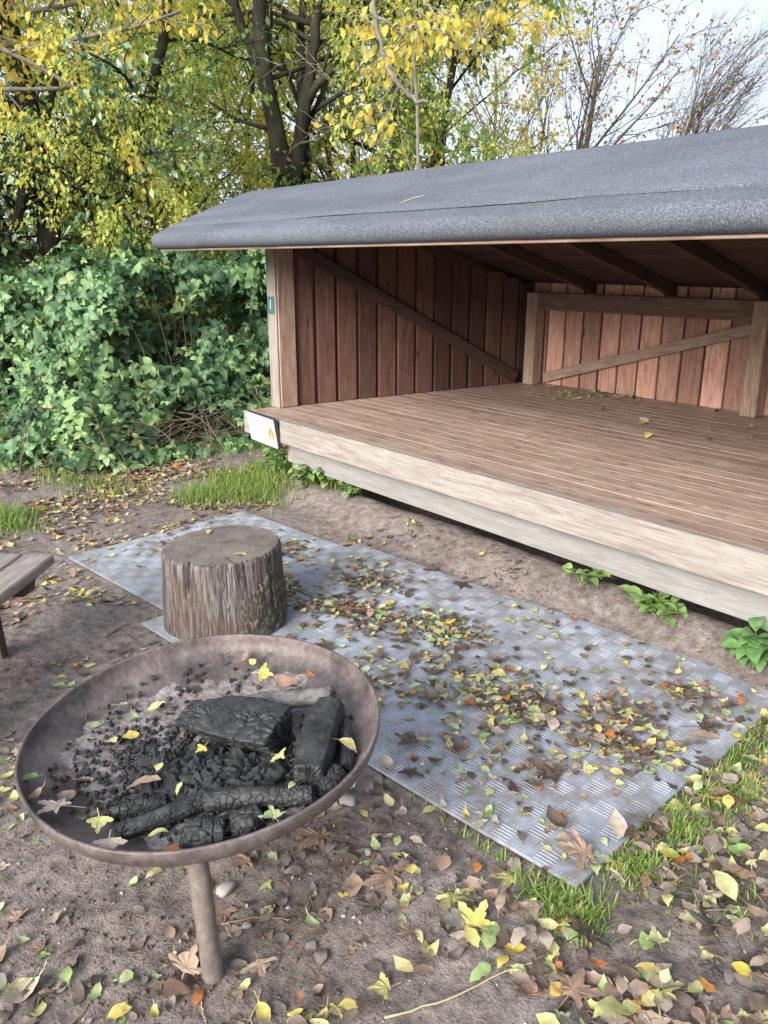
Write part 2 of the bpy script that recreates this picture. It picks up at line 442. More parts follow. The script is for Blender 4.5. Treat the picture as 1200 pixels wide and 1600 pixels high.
# floor planks, along the front
y0, k = 0.002, 0
while y0 < 2.86:
    wd = 0.112 + RNG.uniform(-0.004, 0.004)
    z = ZT + RNG.uniform(-0.0007, 0.0007)
    box_obj('floor_plank', (XR - XL, wd, 0.034), M_floor, shelter, Matrix.Translation((2.0, y0 + wd / 2, z - 0.017)), c=0.002)
    y0 += wd + 0.0035
def wavy_board(name, L, wd, th, mat, parent, M, amp=0.003):
    """a long board with a slightly worn, uneven front arris"""
    n = 60; xs = np.linspace(-L / 2, L / 2, n)
    ring = np.array([(-1, -1), (0.985, -1), (1, -0.95), (1, 0.9), (0.96, 1), (-1, 1)]) * np.array([wd / 2, th / 2])
    V = np.zeros((n, len(ring), 3)); V[..., 0] = xs[:, None]
    for i, (a, b) in enumerate(ring):
        V[:, i, 1] = a + (amp * fbm(xs * 3, xs * 0 + i * 3.7, 3) * 2)
        V[:, i, 2] = b + (amp * fbm(xs * 4, xs * 0 + i * 7.1 + 50, 3) * 2)
    r = len(ring); i = np.arange(n - 1)[:, None] * r; j = np.arange(r)[None]; j2 = (j + 1) % r
    Q = np.stack([i + j, i + r + j, i + r + j2, i + j2], -1).reshape(-1, 4)
    return obj(name, mesh_np(name, V.reshape(-1, 3), [Q, np.arange(r)[None], (np.arange(r) + (n - 1) * r)[::-1][None]]), mat, parent, M)
wavy_board('front_board', XR - XL + 0.01, 0.162, 0.046, M_old_wood, shelter, Matrix(((1, 0, 0, 2.0), (0, 0, -1, -0.024), (0, 1, 0, 0.4405), (0, 0, 0, 1))))
wavy_board('front_beam', 4.2, 0.165, 0.07, M_grey_beam, shelter, Matrix(((1, 0, 0, 2.18), (0, 0, -1, 0.075), (0, 1, 0, 0.272), (0, 0, 0, 1))), 0.002)
box_obj('rear_beam', (4.6, 0.09, 0.17), M_grey_beam, shelter, Matrix.Translation((2.0, 2.74, 0.39)))
for xx in (-0.36, 0.8, 2.0, 3.2, 4.36):
    box_obj('joist', (2.5, 0.055, 0.115), M_frame, shelter, Matrix(((0, -1, 0, xx), (1, 0, 0, 1.42), (0, 0, 1, 0.425), (0, 0, 0, 1))))
for xx in (0.17, 2.05, 3.95):
    for yy in (0.10, 2.70):
        if xx == 2.05 and yy < 1: yy = 0.75
        zb, zt = float(gh(xx, yy)) - 0.06, (0.193 if yy < 0.5 else 0.37 if yy < 1 else 0.305)
        V, Fs = cbox(0.135, 0.135, zt - zb, 0.012, 0.003, RNG)
        obj('pier', mesh_np('pier', V, Fs), M_concrete, shelter, Matrix.Translation((xx, yy, (zt + zb) / 2)))
box_obj('corner_block', (0.06, 0.10, 0.15), M_old_wood, shelter, Matrix.Translation((0.045, 0.088, 0.275)))
# posts at the open front
for sx in (1, -1):
    xc = 2.0 - sx * 2.41
    zt = roof_top(0.29) - 0.075
    box_obj('post', (zt - ZT - 0.003, 0.15, 0.13), M_post_wood, shelter, Matrix(((0, 0, -1, xc), (0, 1, 0, 0.30), (1, 0, 0, (zt + ZT + 0.003) / 2), (0, 0, 0, 1))), 0.006)
    zf = roof_top(0.20) - 0.09
    box_obj('facing_board', (zf - ZT - 0.003, 0.118, 0.016), M_old_wood, shelter, Matrix(((0, 1, 0, xc), (0, 0, -1, 0.2155), (1, 0, 0, (zf + ZT + 0.003) / 2), (0, 0, 0, 1))), 0.003)
# side walls: inner boards with gaps, cover boards behind
WA, WB = np.array([-0.375, 0.375]), np.array([-0.09, 2.80])
wd_ = (WB - WA) / np.linalg.norm(WB - WA); wnrm = np.array([-wd_[1], wd_[0]])      # outward
WL = np.linalg.norm(WB - WA)
def side(p, sx): return (p[0], p[1]) if sx > 0 else (4.0 - p[0], p[1])
for sx in (1, -1):
    nb = 13; pit = WL / nb
    dirv = Vector((wd_[0] * sx, wd_[1], 0))
    for layer in (0, 1):
        for i in range(nb + layer):
            s = (i + 0.5 - 0.5 * layer) * pit
            s = min(max(s, 0.03), WL - 0.03)
            c = WA + wd_ * s + wnrm * (0.013 + 0.027 * layer)
            bw = (pit - 0.032 + RNG.uniform(-0.008, 0.008)) if layer == 0 else 0.125
            if layer and i in (0, nb): bw = 0.06
            zt = roof_top(c[1] + 0.0) - 0.045 - 0.25 * bw; zb = (ZT + 0.004) if layer == 0 else 0.40
            if layer: c = c + wnrm * 0.001 * (i % 2)
            px, py = side(c, sx)
            xa, ya = Vector((0, 0, 1)), dirv
            za = xa.cross(ya)
            M = Matrix(((0, ya.x, za.x, px), (0, ya.y, za.y, py), (1, 0, 0, (zt + zb) / 2), (0, 0, 0, 1)))
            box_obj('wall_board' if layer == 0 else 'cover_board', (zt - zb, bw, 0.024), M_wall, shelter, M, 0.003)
    # diagonal brace
    def wp(y, z, off): 
        t = (y - WA[1]) / (WB[1] - WA[1]); p = WA + (WB - WA) * t - wnrm * off; q = side(p, sx); return (q[0], q[1], z)
    no = Vector((-wnrm[0] * sx, -wnrm[1], 0))
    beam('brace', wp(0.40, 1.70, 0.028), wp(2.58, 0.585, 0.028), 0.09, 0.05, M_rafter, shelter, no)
# back wall
x0, x1 = -0.12, 4.12; nb = 22; pit = (x1 - x0) / nb
for layer in (0, 1):
    for i in range(nb + layer):
        xx = x0 + (i + 0.5 - 0.5 * layer) * pit
        bw = pit - 0.020 + RNG.uniform(-0.005, 0.005) if layer == 0 else 0.11
        zt, zb = roof_top(2.82) - 0.05, (ZT + 0.004 if layer == 0 else 0.36)
        M = Matrix(((0, -1, 0, xx), (0, 0, -1, 2.813 + 0.027 * layer), (1, 0, 0, (zt + zb) / 2), (0, 0, 0, 1)))
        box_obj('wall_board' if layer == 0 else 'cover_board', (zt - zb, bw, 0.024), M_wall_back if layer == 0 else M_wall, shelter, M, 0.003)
for xx in (0.005, 2.09, 4.045):
    box_obj('back_post', (1.335 - ZT - 0.004, 0.12, 0.115), M_post_wood, shelter, Matrix(((0, 0, -1, xx), (0, 1, 0, 2.70), (1, 0, 0, (1.335 + ZT + 0.004) / 2), (0, 0, 0, 1))), 0.005)
for a, b in ((0.067, 2.028), (2.152, 3.983)):
    box_obj('top_rail', (b - a, 0.07, 0.145), M_frame, shelter, Matrix.Translation(((a + b) / 2, 2.735, 1.262)), 0.005)
beam('back_brace', (0.10, 2.765, 0.585), (2.02, 2.765, 1.145), 0.085, 0.045, M_post_wood, shelter, (0, -1, 0))
beam('back_brace', (3.95, 2.765, 0.585), (2.16, 2.765, 1.145), 0.085, 0.045, M_post_wood, shelter, (0, -1, 0))
# roof: rafters, deck, felt
for xx in (-0.22, 0.55, 1.30, 2.05, 2.80, 3.55, 4.22):
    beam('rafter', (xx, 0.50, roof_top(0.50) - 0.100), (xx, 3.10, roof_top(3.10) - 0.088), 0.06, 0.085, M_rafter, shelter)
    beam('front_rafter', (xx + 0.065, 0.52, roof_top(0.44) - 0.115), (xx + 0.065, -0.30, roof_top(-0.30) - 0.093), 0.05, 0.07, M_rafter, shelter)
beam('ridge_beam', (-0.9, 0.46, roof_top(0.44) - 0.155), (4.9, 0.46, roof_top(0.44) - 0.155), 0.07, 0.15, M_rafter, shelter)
for a, b in (((0.44), (-0.37)), ((0.44), (3.22))):                      # deck boards, running along the roof
    n = int(abs(b - a) / 0.13)
    for i in range(n):
        ya, yb = a + (b - a) * (i + 0.02) / n, a + (b - a) * (i + 0.98) / n
        ym = (ya + yb) / 2; sl = math.atan2(roof_top(yb) - roof_top(ya), yb - ya) if yb > ya else math.atan2(roof_top(ya) - roof_top(yb), ya - yb)
        Mx = Matrix.Translation((2.0, ym, roof_top(ym) - 0.034)) @ Matrix.Rotation(sl, 4, 'X')
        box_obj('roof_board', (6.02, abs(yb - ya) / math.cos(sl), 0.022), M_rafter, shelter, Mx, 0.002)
roof = empty('roof', (2.0, 1.4, 1.5)); roof.parent = shelter; roof.matrix_local = WM['shelter'].inverted() @ WM['roof']
def sweep(name, prof, x0, x1, mat, wob=0.004, nx=90, closed=True, bev=0.03, seed=0):
    prof = np.asarray(prof, float); m = len(prof)
    xs = np.concatenate([[x0, x0 + bev * 0.3, x0 + bev], np.linspace(x0 + bev, x1 - bev, nx)[1:-1], [x1 - bev, x1 - bev * 0.3, x1]])
    cen = prof.mean(0)
    V = np.zeros((len(xs), m, 3)); V[..., 0] = xs[:, None]
    nrm = np.roll(prof, -1, 0) - np.roll(prof, 1, 0); nrm = np.stack([nrm[:, 1], -nrm[:, 0]], -1); nrm /= np.maximum(np.linalg.norm(nrm, axis=1, keepdims=True), 1e-9)
    s = np.concatenate([[0], np.cumsum(np.linalg.norm(np.diff(prof, axis=0), axis=1))])
    for i, x in enumerate(xs):
        ins = bev * 0.6 if i in (0, len(xs) - 1) else (bev * 0.2 if i in (1, len(xs) - 2) else 0)
        wv = wob * fbm(np.full(m, x * 1.7 + seed), s * 2.2, 3) * 2
        V[i, :, 1:] = prof + nrm * (wv - ins)[:, None]
    i = np.arange(len(xs) - 1)[:, None] * m; j = np.arange(m if closed else m - 1)[None]; j2 = (j + 1) % m
    Q = np.stack([i + j, i + j2, i + m + j2, i + m + j], -1).reshape(-1, 4)
    Fs = [Q]
    if closed: Fs += [np.arange(m)[::-1][None], (np.arange(m) + (len(xs) - 1) * m)[None]]
    return mesh_np(name, V.reshape(-1, 3), Fs, smooth=True)
# closed profile (y, z) of the felt covered shell, walked so that normals face out
sf = (RIDGE[1] - EAVE[1]) / (RIDGE[0] - EAVE[0]); af = math.atan(sf); ab = math.atan((RIDGE[1] - BACK[1]) / (BACK[0] - RIDGE[0]))
R0 = 0.058
nc = (EAVE[0] + R0 * math.sin(af) , EAVE[1] - R0 * math.cos(af))
prof = []
for t in np.linspace(0, 1, 12): prof.append((BACK[0] + (RIDGE[0] + 0.05 - BACK[0]) * t, BACK[1] + (RIDGE[1] - 0.012 - BACK[1]) * t))
prof += [(RIDGE[0], RIDGE[1] - 0.002)]
for t in np.linspace(0.06, 1, 10): prof.append((RIDGE[0] + (EAVE[0] - RIDGE[0]) * t, RIDGE[1] + (EAVE[1] - RIDGE[1]) * t))
for a in np.linspace(af, math.radians(178), 14)[1:]: prof.append((nc[0] - R0 * math.sin(a), nc[1] + R0 * math.cos(a)))
prof += [(nc[0] + 0.02, nc[1] - R0), (nc[0] + 0.022, nc[1] - R0 + 0.045)]
for t in np.linspace(0.12, 1, 5): prof.append((EAVE[0] + (RIDGE[0] - EAVE[0]) * t, EAVE[1] - 0.018 + (RIDGE[1] - EAVE[1]) * t))
for t in np.linspace(0.05, 1, 6): prof.append((RIDGE[0] + (BACK[0] - RIDGE[0]) * t, RIDGE[1] - 0.018 + (BACK[1] - RIDGE[1]) * t))
prof = np.array(prof)[::-1]
felt = obj('felt_sheet', sweep('felt_sheet', prof[::-1], -1.05, 5.05, M_felt), M_felt, roof)
# upper felt sheet lapped over the eave strip; its edge is the long seam
up_p = []
for t in np.linspace(0.0, 1, 9): up_p.append((RIDGE[0] + 0.12 + (-0.285 - RIDGE[0] - 0.12) * t,))
ys = [p[0] for p in up_p]
prof2 = [(y, roof_top(y) + 0.008 - (0.006 if abs(y - RIDGE[0]) < 0.04 else 0)) for y in ys]
prof2 += [(ys[-1] - 0.001, roof_top(ys[-1]) + 0.002)]
m2 = sweep('felt_sheet', prof2, -1.03, 5.03, M_felt, wob=0.003, closed=False, bev=0.012, nx=140, seed=4)
co = np.zeros(len(m2.vertices) * 3, np.float32); m2.vertices.foreach_get('co', co); co = co.reshape(-1, 3)
edge = sstep(-0.16, -0.285, co[:, 1]); dy = edge * (fbm(co[:, 0] * 2.1, co[:, 0] * 0, 4) * 0.03)
co[:, 1] += dy; co[:, 2] += dy * sf
m2.vertices.foreach_set('co', co.ravel())
obj('felt_sheet', m2, M_felt, roof)
box_obj('eave_board', (6.0, 0.028, 0.10), M_frame, roof, Matrix.Translation((2.0, -0.288, 1.735)), 0.003)
box_obj('eave_lath', (6.04, 0.045, 0.014), M_post_wood, roof, Matrix.Translation((2.0, -0.340, 1.678)), 0.003)
# gable triangle boards at the ends under the roof
# number plate on the post
c = at_y(429, 477, 0.22); pz = c[2]
number = empty('number_plate', (-0.41, 0.206, pz))
tag(number, 'small dark green plate with white number 1 on the post', 'number plate')
Mz = Matrix(((1, 0, 0, -0.41), (0, 0, -1, 0.204), (0, 1, 0, pz), (0, 0, 0, 1)))
box_obj('plate', (0.088, 0.125, 0.006), M_green_plate, number, Mz, 0.002)
def text_mesh(body, size):
    cu = bpy.data.curves.new('t', 'FONT'); cu.body = body; cu.size = size; cu.extrude = 0.0008; cu.align_x = 'CENTER'; cu.align_y = 'CENTER'
    o = bpy.data.objects.new('t', cu); COL.objects.link(o)
    bpy.context.view_layer.update()
    m = bpy.data.meshes.new_from_object(o.evaluated_get(bpy.context.evaluated_depsgraph_get()))
    bpy.data.objects.remove(o); bpy.data.curves.remove(cu)
    m.materials.clear(); return m
t1 = text_mesh('1', 0.105); t1.name = 'digit'
obj('digit', t1, M_white, number, Mz @ Matrix.Translation((0, 0.003, 0.0042)))
# notice on the floor's front corner
ns = empty('notice_sign', (-0.13, -0.085, 0.43))
tag(ns, 'tilted white notice with orange flame symbol on the floor corner', 'sign')
tl = math.radians(10)
Ms = Matrix.Translation((-0.13, -0.082, 0.428)) @ Matrix.Rotation(math.radians(2), 4, 'Y') @ Matrix.Rotation(math.radians(90) + tl, 4, 'X')
def rrect(wd, hg, r, z0, z1, n=5):
    P = []
    for (cx, cy, a0) in ((wd / 2 - r, hg / 2 - r, 0), (-wd / 2 + r, hg / 2 - r, 90), (-wd / 2 + r, -hg / 2 + r, 180), (wd / 2 - r, -hg / 2 + r, 270)):
        for a in np.linspace(a0, a0 + 90, n): P.append((cx + r * math.cos(math.radians(a)), cy + r * math.sin(math.radians(a))))
    P = np.array(P); m = len(P)
    V = np.concatenate([np.c_[P, np.full(m, z0)], np.c_[P, np.full(m, z1)]])
    j = np.arange(m); j2 = (j + 1) % m
    return V, [np.stack([j, j2, j2 + m, j + m], -1), j[::-1][None], (j + m)[None]]
obj('backing', mesh_np('backing', *rrect(0.385, 0.225, 0.012, -0.024, 0)), M_edge, ns, Ms)
obj('panel', mesh_np('panel', *rrect(0.377, 0.217, 0.012, 0.0002, 0.003)), M_white, ns, Ms)
def poly_obj(name, pts, z, mat, M, th=0.0006):
    P = np.array(pts, float); m = len(P); j = np.arange(m); j2 = (j + 1) % m
    V = np.concatenate([np.c_[P, np.full(m, z)], np.c_[P, np.full(m, z + th)]])
    return obj(name, mesh_np(name, V, [np.stack([j, j2, j2 + m, j + m], -1), (j + m)[None]]), mat, ns, M)
def flame(cx, cy, s):
    P = [(0, -1), (.45, -.9), (.66, -.5), (.62, -.1), (.42, .25), (.34, .0), (.25, .5), (.02, 1.05), (-.02, .6), (-.25, .25), (-.36, .42), (-.58, .05), (-.66, -.45), (-.45, -.88)]
    return [(cx + x * s, cy + y * s) for x, y in P]
poly_obj('flame_mark', flame(0.128, 0.005, 0.058), 0.0032, M_orange, Ms)
poly_obj('flame_core', [(0.128 + x * .026, -0.022 + y * .034) for x, y in ((0, -1), (.5, -.8), (.6, -.2), (0.05, 1), (-.6, -.2), (-.5, -.8))], 0.0040, M_peach, Ms)
mb, mb2 = MB(), MB()
rr = np.random.default_rng(5)
def line(mbx, x0, x1, y, h):
    x = x0
    while x < x1:
        wl_ = rr.uniform(0.008, 0.026); V, Fs = cbox(min(wl_, x1 - x + 0.002), h, 0.0006, 0.0001); mbx.add(V + np.array([x + wl_ / 2, y, 0.0036]), Fs); x += wl_ + 0.005
line(mb, -0.16, 0.05, 0.062, 0.0075)
line(mb2, -0.165, -0.10, 0.090, 0.005)
for k in range(9):
    line(mb2, -0.155, (0.045 if k not in (3, 8) else -0.03), 0.040 - k * 0.0145, 0.0038)
obj('heading_print', mb.mesh('heading_print'), M_ink, ns, Ms)
obj('text_print', mb2.mesh('text_print'), M_ink2, ns, Ms)

# ------------------------------------------------------------------ rubber mats
def mat_rubber():
    n = NT('grey_rubber'); c = n.n('TexCoord').outputs['Object']
    a = n.noise(c, 2.2, 6, 0.65); b = n.noise(c, 30, 4, 0.6)
    col = n.ramp(a, [(0.30, (0.20, 0.22, 0.262)), (0.55, (0.30, 0.328, 0.385)), (0.75, (0.36, 0.388, 0.44))])
    dirt = n.ramp(n.math('MULTIPLY', n.noise(c, 5, 6, 0.7), n.math('ADD', b, 0.5)), [(0.40, 0.0), (0.66, 1.0)])
    col = n.mix(n.math('MULTIPLY', dirt, 0.75), col, (0.155, 0.13, 0.112))
    ro = n.ramp(a, [(0.3, 0.5), (0.7, 0.68)])
    return n.done(n.principled(col, ro, n.bump(b, 0.15, 0.003), 0.5))
M_rubber = mat_rubber()
MATS = []
def mat_z(x, y): return 0.0165 + fbm(x * 1.6 + 9, y * 1.6, 2) * 0.014
def rubber_mat(label, O, rot, Lu, Lv, dz=0.0, lift=0.0):
    O = np.array(O); e1 = np.array([math.cos(rot), math.sin(rot)]); e2 = np.array([-e1[1], e1[0]])
    th = 0.012
    def top(a, b):
        x, y = O[0] + a * e1[0] + b * e2[0], O[1] + a * e1[1] + b * e2[1]
        z = mat_z(x, y) + dz + lift * sstep(0.35, 0.0, Lu - a) * sstep(0.35, 0.0, b)
        return np.stack([x, y, z], -1)
    MATS.append((O, e1, e2, Lu, Lv, dz))
    nu, nv = int(Lu / 0.05) + 1, int(Lv / 0.05) + 1
    A, B = np.meshgrid(np.linspace(0, Lu, nu), np.linspace(0, Lv, nv), indexing='ij')
    T = top(A, B).reshape(-1, 3); Bt = T - np.array([0, 0, th])
    ii = np.arange(nu - 1)[:, None] * nv + np.arange(nv - 1)[None]
    Q = np.stack([ii, ii + nv, ii + nv + 1, ii + 1], -1).reshape(-1, 4); n = len(T)
    rim = np.concatenate([np.arange(nu) * nv, (nu - 1) * nv + np.arange(1, nv), (np.arange(nu - 1)[::-1]) * nv + nv - 1, np.arange(1, nv - 1)[::-1]])
    r2 = np.roll(rim, -1)
    m = empty('rubber_mat', (*O, 0.0)); tag(m, label, 'mat', 'rubber mats in front of the shelter')
    obj('sheet', mesh_np('sheet', np.concatenate([T, Bt]), [Q, Q[:, ::-1] + n, np.stack([rim, rim + n, r2 + n, r2], -1)]), M_rubber, m)
    # raised five-bar tread, turned 90 degrees from group to group
    P = 0.074; bars = []
    for i in range(int(Lu / P)):
        for j in range(int(Lv / P)):
            ca, cb = (i + 0.5) * P, (j + 0.5) * P
            for k in range(5):
                o = (k - 2) * 0.0132
                bars.append((ca, cb + o, 1, 0) if (i + j) % 2 else (ca + o, cb, 0, 1))
    bars = np.array(bars); L, W, Hh = 0.031, 0.0031, 0.0024
    loc = np.array([(-1, -1, 0), (1, -1, 0), (1, 1, 0), (-1, 1, 0), (-0.86, -.25, 1), (0.86, -.25, 1), (0.86, .25, 1), (-0.86, .25, 1)], float)
    a = bars[:, 0, None] + loc[None, :, 0] * L * bars[:, 2, None] + loc[None, :, 1] * W * bars[:, 3, None]
    b = bars[:, 1, None] + loc[None, :, 0] * L * bars[:, 3, None] + loc[None, :, 1] * W * bars[:, 2, None]
    V = top(a, b); V[..., 2] += loc[None, :, 2] * Hh - 0.0006
    q = np.array([(0, 1, 5, 4), (1, 2, 6, 5), (2, 3, 7, 6), (3, 0, 4, 7), (4, 5, 6, 7)])
    Fq = (q[None] + (np.arange(len(bars)) * 8)[:, None, None]).reshape(-1, 4)
    obj('tread_bars', mesh_np('tread_bars', V.reshape(-1, 3), [Fq]), M_rubber, m, kind='stuff')
uv = lambda u, v: MAT_O + MU * u + MV * v
rubber_mat('patterned grey rubber mat nearest the fire bowl, its corner in the grass', uv(-2.30, 0.0), MAT_ROT, 2.30, 0.73, 0.0, 0.008)
rubber_mat('patterned grey rubber mat running along beside the shelter', uv(-2.38, 0.738), MAT_ROT + 0.006, 2.40, 0.70, 0.002)
rubber_mat('patterned grey rubber mat under the tree stump, farthest from the fire bowl', (0.49, -1.73), math.radians(6.5), 1.22, 1.20, -0.004)
def surf(x, y):
    z = float(gh(x, y))
    for O, e1, e2, Lu, Lv, dz in MATS:
        d = np.array([x, y]) - O
        if 0 < d @ e1 < Lu and 0 < d @ e2 < Lv: z = max(z, float(mat_z(x, y)) + dz + 0.003)
    return z
def on_mat(x, y):
    return any(0 < (np.array([x, y]) - O) @ e1 < Lu and 0 < (np.array([x, y]) - O) @ e2 < Lv for O, e1, e2, Lu, Lv, dz in MATS)

# ------------------------------------------------------------------ stump
def stump_side_mat():
    n = NT('stump_wood'); c = n.n('TexCoord').outputs['Object']
    g = n.noise(n.n('Mapping', {0: c, 3: (26, 26, 2.2)}).outputs[0], 1.6, 6, 0.65, 0.6)
    f = n.noise(n.n('Mapping', {0: c, 3: (95, 95, 3.2)}).outputs[0], 1.0, 3, 0.6)
    col = n.ramp(g, [(0.32, (0.042, 0.035, 0.033)), (0.48, (0.125, 0.106, 0.099)), (0.62, (0.205, 0.183, 0.174)), (0.78, (0.29, 0.268, 0.258))])
    col = n.mix(n.math('MULTIPLY', n.ramp(f, [(0.50, 0.0), (0.62, 1.0)]), 0.75), col, (0.04, 0.031, 0.028))
    vc = n.ramp(n.vor(n.n('Mapping', {0: n.n('VectorMath', {0: c, 1: n.n('VectorMath', {0: n.n('TexNoise', {'Vector': c, 'Scale': 14.0}).outputs['Color'], 1: (0.02, 0.02, 0.0)}, operation='MULTIPLY').outputs[0]}, operation='ADD').outputs[0], 3: (48, 48, 2.6)}).outputs[0], 1.0, 'DISTANCE_TO_EDGE'), [(0.0, 1.0), (0.07, 0.0)])
    col = n.mix(n.math('MULTIPLY', vc, 0.5), col, (0.02, 0.016, 0.014))
    big = n.noise(c, 5, 4, 0.6)
    col = n.mix(n.math('MULTIPLY', n.ramp(big, [(0.52, 0.0), (0.68, 1.0)]), 0.5), col, (0.115, 0.066, 0.044))
    return n.done(n.principled(col, 0.85, n.bump(n.math('SUBTRACT', n.math('ADD', g, n.math('MULTIPLY', f, 0.5)), n.math('MULTIPLY', vc, 0.5)), 0.7, 0.010), 0.2))
def stump_top_mat():
    n = NT('stump_end_grain'); c = n.n('TexCoord').outputs['Object']
    d = n.n('VectorMath', {0: c, 1: n.n('VectorMath', {0: n.n('TexNoise', {'Vector': c, 'Scale': 5.0, 'Detail': 3.0}).outputs['Color'], 1: (0.06, 0.06, 0)}, operation='MULTIPLY').outputs[0]}, operation='ADD').outputs[0]
    L = n.n('VectorMath', {0: n.n('VectorMath', {0: d, 1: (1, 1, 0)}, operation='MULTIPLY').outputs[0]}, operation='LENGTH').outputs['Value']
    ring = n.math('SINE', n.math('MULTIPLY', L, 420.0)); big = n.noise(c, 7, 5, 0.65)
    col = n.ramp(big, [(0.30, (0.095, 0.076, 0.07)), (0.52, (0.175, 0.148, 0.138)), (0.72, (0.245, 0.215, 0.20))])
    col = n.mix(n.n('MapRange', {0: ring, 1: -1.0, 2: 1.0, 3: 0.0, 4: 0.42}).outputs[0], col, (0.09, 0.07, 0.06))
    red = n.ramp(n.noise(c, 16, 4, 0.6), [(0.58, 0.0), (0.72, 1.0)])
    col = n.mix(n.math('MULTIPLY', red, 0.45), col, (0.17, 0.085, 0.055))
    cr = n.ramp(n.noise(c, 55, 5, 0.7), [(0.56, 0.0), (0.68, 1.0)])
    an = n.n('TexGradient', {0: d}, gradient_type='RADIAL').outputs[1]
    rc = n.ramp(n.noise(n.n('CombineXYZ', {0: n.math('MULTIPLY', an, 26.0), 1: n.math('MULTIPLY', L, 3.0)}).outputs[0], 1.0, 3, 0.6), [(0.60, 0.0), (0.68, 1.0)])
    cr = n.math('MAXIMUM', n.math('MULTIPLY', cr, 0.7), rc)
    col = n.mix(n.math('MULTIPLY', cr, 0.75), col, (0.03, 0.024, 0.02))
    return n.done(n.principled(col, 0.8, n.bump(n.math('SUBTRACT', n.math('MULTIPLY', ring, 0.12), cr), 0.4, 0.006), 0.25))
SX, SY, SH = 1.775, -1.435, 0.365
stump = empty('tree_stump', (SX, SY, 0)); tag(stump, 'sawn grey tree stump standing on the rubber mat', 'stump')
nth, nz_ = 260, 46
th = np.linspace(-math.pi, math.pi, nth, endpoint=False); zz = np.linspace(0, 1, nz_)
TH, ZZ = np.meshgrid(th, zz, indexing='ij')
cx, sx_ = np.cos(TH), np.sin(TH)
def stump_r(TH, ZZ):
    lob = fbm(np.cos(TH) * 1.3 + 5, np.sin(TH) * 1.3 + ZZ * 0.15, 2) * 0.03
    grv = fbm(np.cos(TH) * 15 + 31 + ZZ * 0.4, np.sin(TH) * 15 + ZZ * 0.9, 3)
    R = 0.268 + 0.016 * (1 - ZZ) + lob - 0.004 * np.maximum(0, -grv) * 2 + 0.002 * grv
    a = np.degrees(TH)
    for (c0, wd, dp, zlo, zhi) in ((-64, 2.2, 0.05, 0.5, 1.3), (-52, 0.8, 0.012, 0.0, 0.8), (-22, 0.7, 0.012, 0.35, 1.2), (-88, 0.9, 0.012, 0.1, 1.1), (-5, 0.8, 0.012, 0.5, 1.2), (22, 1.0, 0.015, 0.2, 1.2), (120, 2, 0.03, 0, 1.2)):
        a0 = c0 + 4 * np.sin(ZZ * 3 + c0) * 0.5
        R = R - dp * np.exp(-((a - a0) / wd) ** 2) * sstep(zlo, zlo + 0.25, ZZ) * (1 - sstep(zhi - 0.1, zhi, ZZ))
    R = R - 0.010 * sstep(0.965, 1.0, ZZ)
    return R
RR = stump_r(TH, ZZ)
topz = lambda x, y: SH - 0.028 * x * 0.5 + 0.045 * (x * RT[0] + y * RT[1]) + fbm(x * 14, y * 14, 2) * 0.004
Zw = -0.02 + ZZ * (topz(RR * cx, RR * sx_) + 0.02)
V = np.stack([RR * cx, RR * sx_, Zw], -1).reshape(-1, 3)
i = np.arange(nth)[:, None] * nz_; i2 = ((np.arange(nth) + 1) % nth)[:, None] * nz_; j = np.arange(nz_ - 1)[None]
Q = np.stack([i + j, i2 + j, i2 + j + 1, i + j + 1], -1).reshape(-1, 4)
Mst = Matrix.Translation((SX, SY, 0.012))
obj('side', mesh_np('side', V, [Q], smooth=True), stump_side_mat(), stump, Mst)
rings = np.linspace(1, 0.04, 14)
edge = RR[:, -1]
V = np.stack([np.stack([edge * np.cos(th) * r, edge * np.sin(th) * r], -1) for r in rings], 1)
V = np.concatenate([V, topz(V[..., 0], V[..., 1])[..., None] - 0.0015 * np.isclose(rings, 0)[None, :, None]], -1)
n_ = len(rings); i = np.arange(nth)[:, None] * n_; i2 = ((np.arange(nth) + 1) % nth)[:, None] * n_; j = np.arange(n_ - 1)[None]
Q = np.stack([i + j, i2 + j, i2 + j + 1, i + j + 1], -1).reshape(-1, 4)
obj('cut_face', mesh_np('cut_face', V.reshape(-1, 3), [Q, (np.arange(nth) * n_ + n_ - 1)[None]], smooth=True), stump_top_mat(), stump, Mst)
# surviving patch of bark, jagged edge
def bark_mat():
    n = NT('stump_bark'); c = n.n('TexCoord').outputs['Object']
    v = n.vor(n.n('Mapping', {0: c, 3: (34, 34, 13)}).outputs[0], 1.0, 'DISTANCE_TO_EDGE'); g = n.noise(c, 40, 5, 0.65)
    col = n.ramp(g, [(0.32, (0.055, 0.048, 0.040)), (0.55, (0.135, 0.115, 0.095)), (0.75, (0.20, 0.18, 0.15))])
    col = n.mix(n.ramp(v, [(0.0, 0.8), (0.12, 0.0)]), col, (0.03, 0.025, 0.022))
    col = n.mix(n.math('MULTIPLY', n.ramp(n.noise(c, 9, 4), [(0.5, 0.0), (0.7, 1.0)]), 0.4), col, (0.10, 0.105, 0.055))
    return n.done(n.principled(col, 0.9, n.bump(n.math('ADD', v, g), 0.9, 0.015), 0.15))
bt = np.radians(np.linspace(-34, 62, 84)); bz = np.linspace(0.0, 0.88, 40)
BT, BZ = np.meshgrid(bt, bz, indexing='ij'); BR = stump_r(BT, BZ) + 0.012 + fbm(BT * 9, BZ * 8, 3) * 0.016
deg = np.degrees(BT)
inside = (deg > -22 + 40 * BZ ** 1.3 + fbm(BZ * 9, BZ * 0, 3) * 26 - 12 * sstep(0.3, 0.0, BZ)) & (deg < 48 + fbm(BZ * 7 + 4, BZ * 0, 2) * 16) & (BZ < 0.74 + fbm(deg * 0.12, deg * 0, 3) * 0.3)
BW = -0.02 + BZ * (SH + 0.02)
